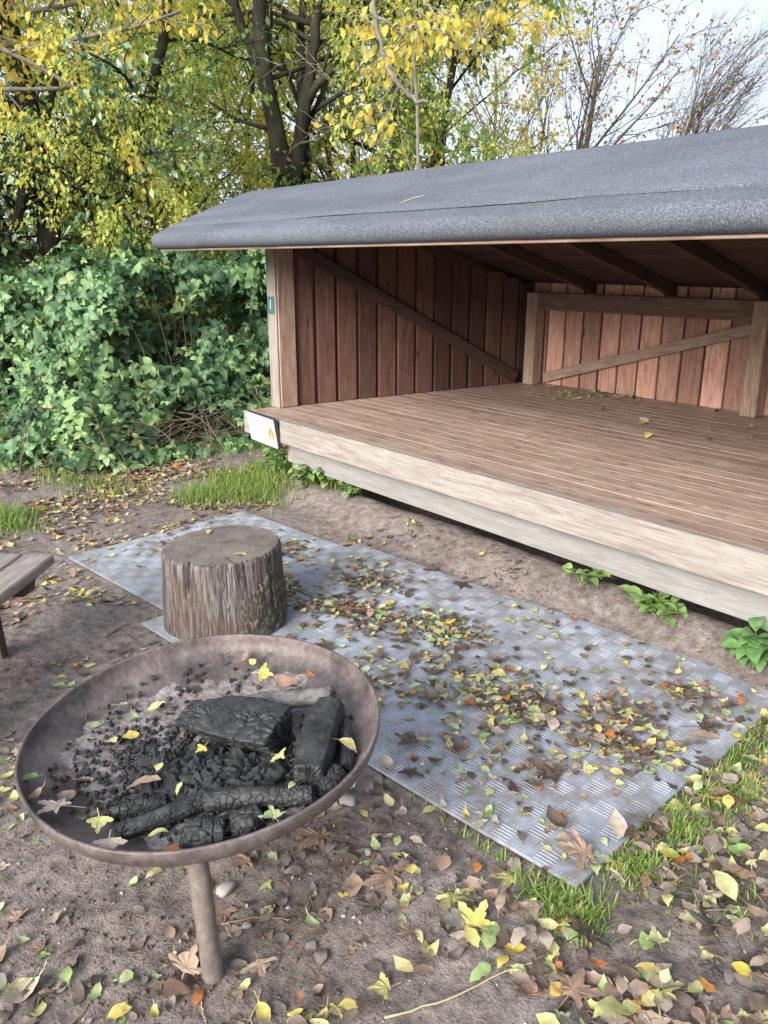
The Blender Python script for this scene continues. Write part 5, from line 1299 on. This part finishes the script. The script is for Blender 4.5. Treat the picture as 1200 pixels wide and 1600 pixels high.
for b in range(len(bush_c)):
    c0 = rf(*bush_c[b]); bo_ = empty('bramble_bush', (c0[0], c0[1], 0)); tag(bo_, bush_l[b], 'bramble', 'bramble thicket beside the shelter')
    mb = MB(); sel = np.where(own == b)[0]
    for t in range(len(TRI)):
        q = sel[(tv[sel] == t) & ~isbig[sel]]
        if len(q): V, Fs = instance(TRI[t], pos[q], ROT[q], scl[q]); mb.add(V, Fs, np.repeat(np.clip(0.46 + patch[q] * 1.5 + rb.normal(0, 0.16, len(q)), 0.01, 0.93) + 0.06 * (rb.random(len(q)) < 0.03), len(TRI[t][0])))
    if mb.n: obj('foliage', mb.mesh('foliage', True, True), M_bramble, bo_, None, 'stuff')
    for q in sel[isbig[sel]]:
        R_ = ROT[q] * scl[q]; p = pos[q]
        obj('leaf', TRIM[tv[q]], None, bo_, Matrix([[*R_[0], p[0]], [*R_[1], p[1]], [*R_[2], p[2]], [0, 0, 0, 1]]))
    mb = MB()                                            # arching canes and dead stems inside
    for k in range(46):
        q = sel[rb.integers(0, len(sel))]; p = pos[q].copy(); g = p + np.array([*rb.normal(0, 0.45, 2), 0]); g[2] = 0.0
        mid = (p + g) / 2 + np.array([*rb.normal(0, 0.18, 2), rb.uniform(0.05, 0.35)])
        t = np.linspace(0, 1, 8)[:, None]; P = (1 - t) ** 2 * g + 2 * t * (1 - t) * mid + t ** 2 * p
        V, Fs = tube(P, np.linspace(0.006, 0.002, 8), 4, False); mb.add(V, Fs)
    obj('cane', mb.mesh('cane', True), M_cane if b % 2 else M_dead, bo_, None, 'stuff')

# dark soil of the thicket floor is the ground itself; dead twigs along the thicket's foot
mb = MB()
for k in range(420):
    r = rb.uniform(-4.2, -0.9); f = np.interp(r, FR, FF) + rb.uniform(0.0, 0.7); p = rf(r, f); p[2] = float(gh(p[0], p[1])) + rb.uniform(0.0, 0.32)
    dd = rb.normal(0, 1, 3) * np.array([1, 1, 0.5]); dd *= rb.uniform(0.12, 0.35) / np.linalg.norm(dd)
    P = np.stack([p - dd, p + rb.normal(0, 0.02, 3), p + dd]); P[:, 2] = np.maximum(P[:, 2], gh(P[:, 0], P[:, 1]) + 0.004)
    V, Fs = tube(P, np.array([0.003, 0.0025, 0.001]), 4, False); mb.add(V, Fs)
o = obj('brushwood', mb.mesh('brushwood', True), M_dead, None, None, 'stuff'); tag(o, 'tangle of thin dead stems at the foot of the brambles', 'brushwood', kind='stuff')

# ------------------------------------------------------------------ trees
def bark(name, c0, c1, sc=9):
    n = NT(name); c = n.n('TexCoord').outputs['Object']
    g = n.noise(n.n('Mapping', {0: c, 3: (sc * 2, sc * 2, sc * 0.5)}).outputs[0], 1.0, 6, 0.7)
    col = n.ramp(g, [(0.32, c0), (0.7, c1)])
    col = n.mix(n.math('MULTIPLY', n.ramp(n.noise(c, 2.5, 4), [(0.5, 0.0), (0.7, 1.0)]), 0.45), col, (0.10, 0.105, 0.06))
    return n.done(n.principled(col, 0.9, n.bump(g, 0.8, 0.03), 0.15))
M_bark = bark('tree_bark', (0.018, 0.015, 0.013), (0.065, 0.056, 0.046))
M_bark_grey = bark('grey_bark', (0.13, 0.12, 0.10), (0.32, 0.29, 0.25))
M_bark_far = bark('far_bark', (0.055, 0.048, 0.045), (0.13, 0.112, 0.10))
YG = leaf_mat('yellow_green_leaf', [(0, (0.36, 0.48, 0.13)), (0.3, (0.54, 0.62, 0.15)), (0.6, (0.68, 0.69, 0.17)), (0.85, (0.80, 0.71, 0.15)), (1, (0.40, 0.48, 0.15))], 0.58, 0.5, 0.3, 0, simple_=True)
YL = leaf_mat('yellow_leaf', [(0, (0.70, 0.60, 0.10)), (0.4, (0.78, 0.63, 0.12)), (0.7, (0.68, 0.65, 0.20)), (1, (0.72, 0.48, 0.09))], 0.58, 0.5, 0.3, 0, simple_=True)
GL = leaf_mat('green_leaf', [(0, (0.14, 0.27, 0.07)), (0.4, (0.25, 0.40, 0.10)), (0.75, (0.42, 0.50, 0.11)), (0.93, (0.60, 0.52, 0.10)), (1, (0.52, 0.26, 0.05))], 0.58, 0.5, 0.3, 0, simple_=True)
DG = leaf_mat('dark_green_leaf', [(0, (0.05, 0.115, 0.055)), (0.6, (0.10, 0.195, 0.085)), (0.9, (0.22, 0.33, 0.12)), (1, (0.30, 0.30, 0.06))], 0.15, 0.38, 0.5, 0, simple_=True)
RL = leaf_mat('russet_leaf', [(0, (0.22, 0.11, 0.06)), (0.5, (0.32, 0.17, 0.08)), (0.85, (0.30, 0.22, 0.08)), (1, (0.42, 0.20, 0.06))], 0.3, 0.6, 0.2, 0, simple_=True)
LEAF = ovate(3, 0.30, 0.25, -0.25, 0.0, 0.0, 0.0, 1, 0.8)
LEAF_S = (np.array([(0, 0, 0), (0.27, 0.45, 0.06), (0, 1, -0.05), (-0.27, 0.45, 0.06)], float), [np.array([(0, 1, 2), (0, 2, 3)])])
class Tree:
    def __init__(s, seed): s.g = np.random.default_rng(seed); s.mb = MB(); s.tips = []; s.tw = MB()
    def limb(s, p, d, L, r, lv, P):
        g = s.g; n = max(4, int(5 + L * 1.2)) if lv < 2 else 5
        d = np.array(d, float); d /= np.linalg.norm(d); pts = [np.array(p, float)]; st = L / (n - 1)
        for k in range(n - 1):
            d = d + g.normal(0, P['wob'][min(lv, len(P['wob']) - 1)], 3) + np.array(P['trop'][min(lv, len(P['trop']) - 1)]) * st
            d /= np.linalg.norm(d); pts.append(pts[-1] + d * st)
        pts = np.array(pts); rad = np.linspace(r, r * P['taper'], n)
        V, Fs = tube(pts, rad, (10, 7, 5, 4, 3)[min(lv, 4)], lv < 2)
        (s.tw if lv >= P.get('tw', 9) else s.mb).add(V, Fs)
        if lv >= P['leaf']: s.tips.append(pts)
        if lv < P['levels']:
            nc = P['kids'][lv]
            for k in range(nc):
                t = P['start'][lv] + (1 - P['start'][lv]) * (k + g.random()) / nc
                q = np.array([np.interp(t, np.linspace(0, 1, n), pts[:, i]) for i in range(3)])
                i = min(int(t * (n - 1)), n - 2); dd = pts[i + 1] - pts[i]; dd /= np.linalg.norm(dd)
                sd = np.cross(dd, g.normal(0, 1, 3)); sd /= np.linalg.norm(sd)
                a = math.radians(g.uniform(*P['ang'][lv])); nd = dd * math.cos(a) + sd * math.sin(a)
                s.limb(q, nd, L * g.uniform(*P['len'][lv]) * (1.1 - 0.35 * t), max(np.interp(t, [0, 1], [r, r * P['taper']]) * P['rr'], P.get('rmin', 0.003)), lv + 1, P)
    def leaves(s, per_m, size, droop=0.5, T=LEAF_S, keep=None, spread=0.05):
        g = s.g; pos, dr = [], []
        for pts in s.tips:
            L = np.linalg.norm(np.diff(pts, axis=0), axis=1).sum(); n = g.poisson(per_m * L)
            if not n: continue
            t = g.random(n) ** 0.8 * (len(pts) - 1); i = np.minimum(t.astype(int), len(pts) - 2); f = (t - i)[:, None]
            pos.append(pts[i] * (1 - f) + pts[i + 1] * f + g.normal(0, spread, (n, 3))); dr.append(pts[i + 1] - pts[i])
        pos = np.concatenate(pos); dr = np.concatenate(dr); dr /= np.linalg.norm(dr, axis=1, keepdims=True)
        if keep is not None: k = keep(pos); pos, dr = pos[k], dr[k]
        dr = dr * 0.4 + g.normal(0, 0.5, dr.shape); dr[:, 2] -= droop
        nr = g.normal(0, 0.5, dr.shape); nr[:, 2] += 0.8
        n = len(pos); V, Fs = instance(T, pos, rot_frames(dr, nr), g.uniform(size[0], size[1], n))
        cl = fbm(pos[:, 0] * 1.3 + 3, pos[:, 1] * 1.3 + pos[:, 2] * 1.1, 2)
        rn = np.clip(g.random(n) * 0.75 + 0.12 + cl * 0.5, 0, 0.999)
        return mesh_np('crown', V, Fs, True, np.repeat(rn, len(T[0])))
    def build(s, label, base, mbark, crowns, group='trees behind the shelter', name='tree'):
        e = empty(name, base); tag(e, label, 'tree', group)
        obj('trunk', s.mb.mesh('trunk', True), mbark, e)
        if s.tw.n: obj('twigs', s.tw.mesh('twigs', True), mbark, e, None, 'stuff')
        for me, mt in crowns: obj('crown', me, mt, e, None, 'stuff')
        return e
UP = (0, 0, 0.12)
Rv, Fv = np.array([*RT, 0]), np.array([*FW, 0])
def off_roof(p):
    """keep foliage clear of the shelter"""
    return ~((p[:, 0] > -1.25) & (p[:, 1] > -0.9) & (p[:, 1] < 3.6) & (p[:, 2] < 2.6))
# 1 the many-stemmed tree behind the roof corner
b = rf(-1.18, 10.6); T1 = Tree(11)
PB = dict(wob=[0.05, 0.10, 0.16, 0.2], trop=[(0, 0, 0.10), (0, 0, 0.05), (0, 0, -0.05), (0, 0, -0.25)], taper=0.45, levels=3, leaf=2, kids=[7, 6, 5], start=[0.28, 0.25, 0.2], ang=[(35, 70), (35, 70), (30, 70)], len=[(0.42, 0.62), (0.4, 0.62), (0.4, 0.6)], rr=0.5)
def stem(T, pts, rad, sides=12):
    P = np.array([rf(*q) for q in pts]); t = np.linspace(0, 1, len(P)); tt = np.linspace(0, 1, 7 * len(P))
    Q = np.stack([np.interp(tt, t, P[:, i]) for i in range(3)], -1)
    for _ in range(5): Q[1:-1] = (Q[:-2] + 2 * Q[1:-1] + Q[2:]) / 4
    Q[1:-1] += T.g.normal(0, 0.008, Q[1:-1].shape)
    V, Fs = tube(Q, np.interp(tt, np.linspace(0, 1, len(rad)), rad), sides); T.mb.add(V, Fs); return Q
P1 = dict(PB, kids=[6, 6, 5], len=[(0.42, 0.62), (0.4, 0.62), (0.4, 0.6)])
stems = [stem(T1, [(-1.20, 10.6, -0.1), (-1.22, 10.6, 1.2), (-1.20, 10.6, 2.4), (-1.30, 10.55, 3.1), (-1.42, 10.5, 3.8), (-1.44, 10.5, 4.6), (-1.62, 10.6, 6.6)], [0.18, 0.155, 0.14, 0.105, 0.09, 0.075, 0.04]),
         stem(T1, [(-1.16, 10.62, 1.6), (-1.12, 10.62, 2.5), (-0.98, 10.6, 3.2), (-0.84, 10.6, 3.9), (-0.72, 10.65, 4.7), (-0.5, 10.8, 6.4)], [0.10, 0.095, 0.075, 0.06, 0.05, 0.03]),
         stem(T1, [(-1.05, 10.75, 1.8), (-0.98, 10.8, 2.8), (-1.02, 10.9, 3.8), (-0.95, 11.0, 5.4)], [0.075, 0.07, 0.055, 0.03]),
         stem(T1, [(-1.42, 10.5, 3.75), (-1.62, 10.45, 4.1), (-1.78, 10.4, 4.7), (-2.1, 10.3, 5.8)], [0.06, 0.055, 0.045, 0.03], 8),
         stem(T1, [(-0.92, 10.6, 3.45), (-0.6, 10.5, 3.75), (-0.3, 10.4, 4.3), (0.0, 10.3, 5.2)], [0.05, 0.045, 0.035, 0.02], 8)]
for Q in stems:
    for k in range(7):
        i = T1.g.integers(int(len(Q) * 0.45), len(Q) - 1)
        T1.limb(Q[i], Rv * T1.g.normal(0, 0.8) + Fv * T1.g.normal(0.35, 0.7) + np.array([0, 0, 0.5]), T1.g.uniform(1.6, 2.8), 0.03, 1, P1)
def rfc(p):
    d_ = p[:, :2] - CAM[:2]; return d_ @ RT, d_ @ FW
def clear_stem(p):
    """the lower stems are bare on their open side"""
    r, f = rfc(p); return off_roof(p) & ~((f < 10.75) & (r > -1.75) & (r < -0.55) & (p[:, 2] < 4.25))
T1.build('dark many-stemmed tree with yellow-green leaves behind the roof corner', b, M_bark, [(T1.leaves(44, (0.045, 0.07), 0.6, keep=clear_stem), YG)])
# 2 drooping yellow-green shrub in front of it, left
b = rf(-2.35, 9.7); T2 = Tree(22)
PS = dict(wob=[0.08, 0.12, 0.18], trop=[(0, 0, 0.02), (0, 0, -0.18), (0, 0, -0.45)], taper=0.4, levels=2, leaf=1, kids=[9, 7], start=[0.2, 0.15], ang=[(35, 75), (30, 70)], len=[(0.32, 0.55), (0.4, 0.6)], rr=0.5)
for k in range(8):
    T2.limb(b + np.array([*T2.g.normal(0, 0.18, 2), 0]), Rv * (T2.g.normal(0.0, 0.30)) + Fv * T2.g.normal(-0.12, 0.22) + np.array([0, 0, 1]), T2.g.uniform(2.6, 3.7), 0.035, 0, PS)
T2.build('arching yellow-green shrub between the brambles and the dark stems', b, M_bark, [(T2.leaves(66, (0.042, 0.068), 0.7, keep=clear_stem), YG)], name='shrub')
# 3 ivy-dark tree at the left
b = rf(-4.25, 9.5); T3 = Tree(33)
PI_ = dict(wob=[0.06, 0.12, 0.18], trop=[(0, 0, 0.05), (0, 0, 0.0), (0, 0, -0.2)], taper=0.5, levels=2, leaf=1, kids=[9, 7], start=[0.1, 0.15], ang=[(45, 85), (30, 75)], len=[(0.28, 0.45), (0.4, 0.6)], rr=0.42)
for (dr_, L, r, o_) in ((0.22, 5.2, 0.16, 0.3), (-0.18, 5.4, 0.14, -0.2), (0.45, 4.6, 0.09, 0.5), (-0.55, 4.6, 0.09, -0.5)):
    T3.limb(b + Rv * o_, Rv * dr_ + np.array([0, 0, 1]), L, r, 0, PI_)
T3.build('ivy-dark tree with leaning trunk at the left', b, M_bark, [(T3.leaves(30, (0.07, 0.11), 0.5, spread=0.12), DG)])
b = rf(-5.1, 9.2); T3b = Tree(34)
for (dr_, L, r, o_) in ((0.12, 4.4, 0.10, 0.0), (0.4, 4.0, 0.07, 0.3), (-0.2, 4.2, 0.07, -0.3)):
    T3b.limb(b + Rv * o_, Rv * dr_ + np.array([0, 0, 1]), L, r, 0, PI_)
T3b.build('dark leafy tree at the far left edge', b, M_bark, [(T3b.leaves(30, (0.07, 0.11), 0.5, spread=0.12), DG)])
# 4 yellow branches hanging in at the upper left, trunk out of the picture
b = rf(-5.2, 7.8); T4 = Tree(44)
PY = dict(wob=[0.05, 0.10, 0.16, 0.2], trop=[(0, 0, 0.05), (0, 0, -0.03), (0, 0, -0.15), (0, 0, -0.35)], taper=0.45, levels=3, leaf=2, kids=[3, 7, 5], start=[0.6, 0.3, 0.25], ang=[(40, 70), (30, 60), (30, 65)], len=[(0.3, 0.5), (0.35, 0.55), (0.4, 0.65)], rr=0.5)
T4.limb(b, np.array([0, 0, 1]) + Rv * 0.1, 5.5, 0.13, 0, PY)
PY4 = dict(PY, kids=[3, 6, 4], len=[(0.3, 0.5), (0.16, 0.28), (0.4, 0.65)], trop=[(0, 0, 0.05), (0, 0, 0.0), (0, 0, -0.10), (0, 0, -0.4)], start=[0.6, 0.35, 0.25])
for (z0, dr_, df_, dz_, L) in ((3.2, 1.0, -0.05, 0.10, 3.1), (3.4, 1.0, 0.1, 0.12, 3.4), (3.8, 1.0, -0.1, 0.02, 3.0), (3.1, 1.0, 0.15, 0.20, 2.4), (3.6, 1.0, 0.2, 0.08, 3.5)):
    T4.limb(b + np.array([0, 0, z0]) + Rv * 0.05, Rv * dr_ + Fv * df_ + np.array([0, 0, dz_]), L, 0.035, 1, PY4)
T4.build('tree with bright yellow leaves reaching in at the upper left', b, M_bark_grey, [(T4.leaves(24, (0.06, 0.09), 0.9, LEAF, spread=0.05), YL)])
# 5 yellow-leaved tree whose grey branches hang in front at the top centre
b = rf(0.75, 11.0); T5 = Tree(55)
T5.limb(b, np.array([0, 0, 1]) + Rv * -0.05, 5.2, 0.03, 0, dict(PB, wob=[0.14, 0.12, 0.16, 0.2], kids=[8, 5, 5], start=[0.3, 0.2, 0.2], len=[(0.26, 0.4), (0.4, 0.6), (0.4, 0.6)]))
cr5 = T5.leaves(42, (0.05, 0.075), 0.7, keep=clear_stem); T5.tips = []
for (pts, r) in (([(-0.35, 8.4, 5.0), (-0.42, 8.0, 4.35), (-0.10, 7.7, 3.95), (-0.08, 7.55, 3.55), (0.02, 7.5, 3.15), (0.22, 7.45, 2.92), (0.36, 7.4, 2.86)], 0.030), ([(-0.08, 7.55, 3.55), (0.15, 7.5, 3.42), (0.32, 7.45, 3.45), (0.55, 7.4, 3.35)], 0.016), ([(0.30, 8.6, 4.9), (0.5, 8.0, 4.3), (0.75, 7.7, 3.8), (0.85, 7.6, 3.3)], 0.022), ([(0.3, 9.6, 4.2), (-0.1, 9.0, 4.9), (-0.35, 8.4, 5.0)], 0.045), ([(0.35, 9.8, 4.4), (0.3, 9.2, 4.9), (0.30, 8.6, 4.9)], 0.04), ([(0.8, 8.6, 4.6), (0.9, 8.2, 4.0), (1.0, 8.0, 3.5)], 0.02), ([(0.4, 9.6, 4.3), (0.7, 9.0, 4.7), (0.9, 8.6, 4.6)], 0.035), ([(0.15, 8.4, 4.6), (0.2, 7.9, 4.0), (0.4, 7.7, 3.6), (0.55, 7.6, 3.2)], 0.016)):
    P = np.array([rf(*q) for q in pts]); t = np.linspace(0, 1, len(P)); tt = np.linspace(0, 1, 5 * len(P))
    Q = np.stack([np.interp(tt, t, P[:, i]) for i in range(3)], -1)
    for _ in range(2): Q[1:-1] = (Q[:-2] + 2 * Q[1:-1] + Q[2:]) / 4
    Q += T5.g.normal(0, 0.012, Q.shape)
    V, Fs = tube(Q, np.linspace(r, r * 0.55, len(Q)), 6); T5.mb.add(V, Fs)
    if r < 0.034:
        for k in range(6):
            i = T5.g.integers(3, len(Q) - 1)
            T5.limb(Q[i], T5.g.normal(0, 0.6, 3) + np.array([0, 0, -0.15]) + Rv * 0.25, T5.g.uniform(0.4, 0.75), 0.008, 2, PY)
T5.build('yellow-leaved tree with twisted grey branches hanging behind the roof', b, M_bark_grey, [(T5.leaves(13, (0.065, 0.10), 1.0, LEAF, keep=off_roof, spread=0.05), YL), (cr5, YG)])
# 6 green and orange crown next to the sky
b = rf(0.35, 11.6); T6 = Tree(66)
PG = dict(PB, kids=[9, 6, 5], len=[(0.22, 0.34), (0.4, 0.6), (0.4, 0.6)])
T6.limb(b, np.array([0, 0, 1]) - Rv * 0.05, 5.6, 0.10, 0, PG); T6.limb(b + Rv * 0.2, np.array([0, 0, 1]) + Rv * 0.06, 5.0, 0.07, 0, PG)
T6.build('green leaved tree turning orange at its top, next to the open sky', b, M_bark, [(T6.leaves(34, (0.065, 0.10), 0.8, LEAF, keep=off_roof), GL)])
# background trees closing the view
bgl = [(-7.2, 13.5, 'pale yellow-green tree in the background, far left', YG), (-4.6, 14.2, 'yellow-green background tree behind the ivy-dark tree', YG), (-2.6, 14.8, 'background tree with yellow leaves left of the dark stems', YL), (-0.6, 14.2, 'background tree with yellow-green leaves right of the dark stems', YG), (0.0, 15.5, 'background tree glowing yellow behind the hanging branches', YL), (-6.0, 11.6, 'green background tree at the left edge', GL)]
for k, (r, f, lb, mt) in enumerate(bgl):
    b = rf(r, f); t_ = Tree(100 + k)
    for q in range(2): t_.limb(b + Rv * (q * 0.5), np.array([0, 0, 1]) + Rv * t_.g.normal(0, 0.15), t_.g.uniform(6.2, 7.4) * (0.82 if r > 0.5 else 1), 0.06, 0, dict(PB, kids=[11, 6, 4], start=[0.05, 0.2, 0.2], leaf=2))
    t_.build(lb, b, M_bark, [(t_.leaves(34, (0.06, 0.095), 0.6, keep=off_roof), mt)], 'trees closing the background')
# low hedge between trunks
for k, (r, f, w_, h_, lb) in enumerate(((-3.2, 12.4, 1.3, 2.3, 'green undergrowth bush behind the arching shrub'), (-1.0, 12.2, 1.2, 2.0, 'green undergrowth bush behind the dark stems'), (-5.2, 12.2, 1.4, 2.4, 'green undergrowth bush behind the ivy-dark tree'), (0.5, 12.8, 1.2, 2.2, 'green undergrowth bush behind the roof ridge'))):
    b = rf(r, f); t_ = Tree(140 + k)
    for q in range(9): t_.limb(b + Rv * t_.g.normal(0, w_ * 0.45), np.array([0, 0, 1]) + Rv * t_.g.normal(0, 0.3) + Fv * t_.g.normal(0, 0.2), h_ * t_.g.uniform(0.7, 1.1), 0.025, 1, dict(PS, levels=2, leaf=1, kids=[0, 8], start=[0, 0.1]))
    t_.build(lb, b, M_bark, [(t_.leaves(32, (0.07, 0.11), 0.5, keep=off_roof), GL)], 'undergrowth behind the shelter', 'shrub')
# bare trees far off against the sky, leaning with the wind
def bare(r, f, H, lean, seed, label, leafy, kids=(9, 7, 6), r0=0.13, stems=1, ang=((18, 42), (18, 42), (15, 45)), keep=None):
    b = rf(r, f); t_ = Tree(seed); W_ = Rv * lean
    P = dict(wob=[0.04, 0.07, 0.10, 0.14], trop=[tuple(W_ * 0.04 + np.array([0, 0, 0.05])), tuple(W_ * 0.16 + np.array([0, 0, 0.12])), tuple(W_ * 0.3 + np.array([0, 0, 0.15])), tuple(W_ * 0.4 + np.array([0, 0, 0.05]))], taper=0.35, rmin=0.0065, levels=3, leaf=3, tw=3, kids=list(kids), start=[0.22, 0.18, 0.15], ang=list(ang), len=[(0.45, 0.72), (0.4, 0.6), (0.35, 0.6)], rr=0.5)
    for s in range(stems): t_.limb(b + Rv * (s - stems / 2) * 0.35, np.array([0, 0, 1]) + W_ * 0.12 + Rv * (s - (stems - 1) / 2) * 0.16, H * (1 - 0.1 * s), r0, 0, P)
    cr = [(t_.leaves(leafy, (0.09, 0.15), 0.3, spread=0.06), RL)] if leafy else []
    t_.build(label, b, M_bark_far, cr, 'bare trees against the sky')
bare(4.5, 21.5, 6.4, 0.40, 201, 'half-bare tree with russet leaves rising above the middle of the roof', 5, (10, 8, 6), stems=1, r0=0.12, ang=((25, 50), (20, 45), (20, 45)))
bare(3.95, 21.8, 5.4, 0.10, 202, 'slim bare tree close left of the half-bare russet tree', 2, (7, 6, 5), r0=0.07, ang=((25, 50), (20, 45), (20, 45)))
bare(3.1, 23.5, 6.4, 0.0, 203, 'bare tree with brown leaves beside the green crown', 7, (6, 5, 5), r0=0.08, ang=((25, 55), (20, 45), (20, 45)))
bare(9.3, 29.0, 6.6, 0.8, 204, 'windswept bare tree leaning right above the roof', 0.6, (12, 9, 7), r0=0.10, stems=2, ang=((10, 26), (10, 26), (10, 28)))
bare(15.2, 36.0, 4.9, 0.9, 205, 'small bare treetop just showing above the roof at the right', 0, (7, 6, 5), r0=0.07)
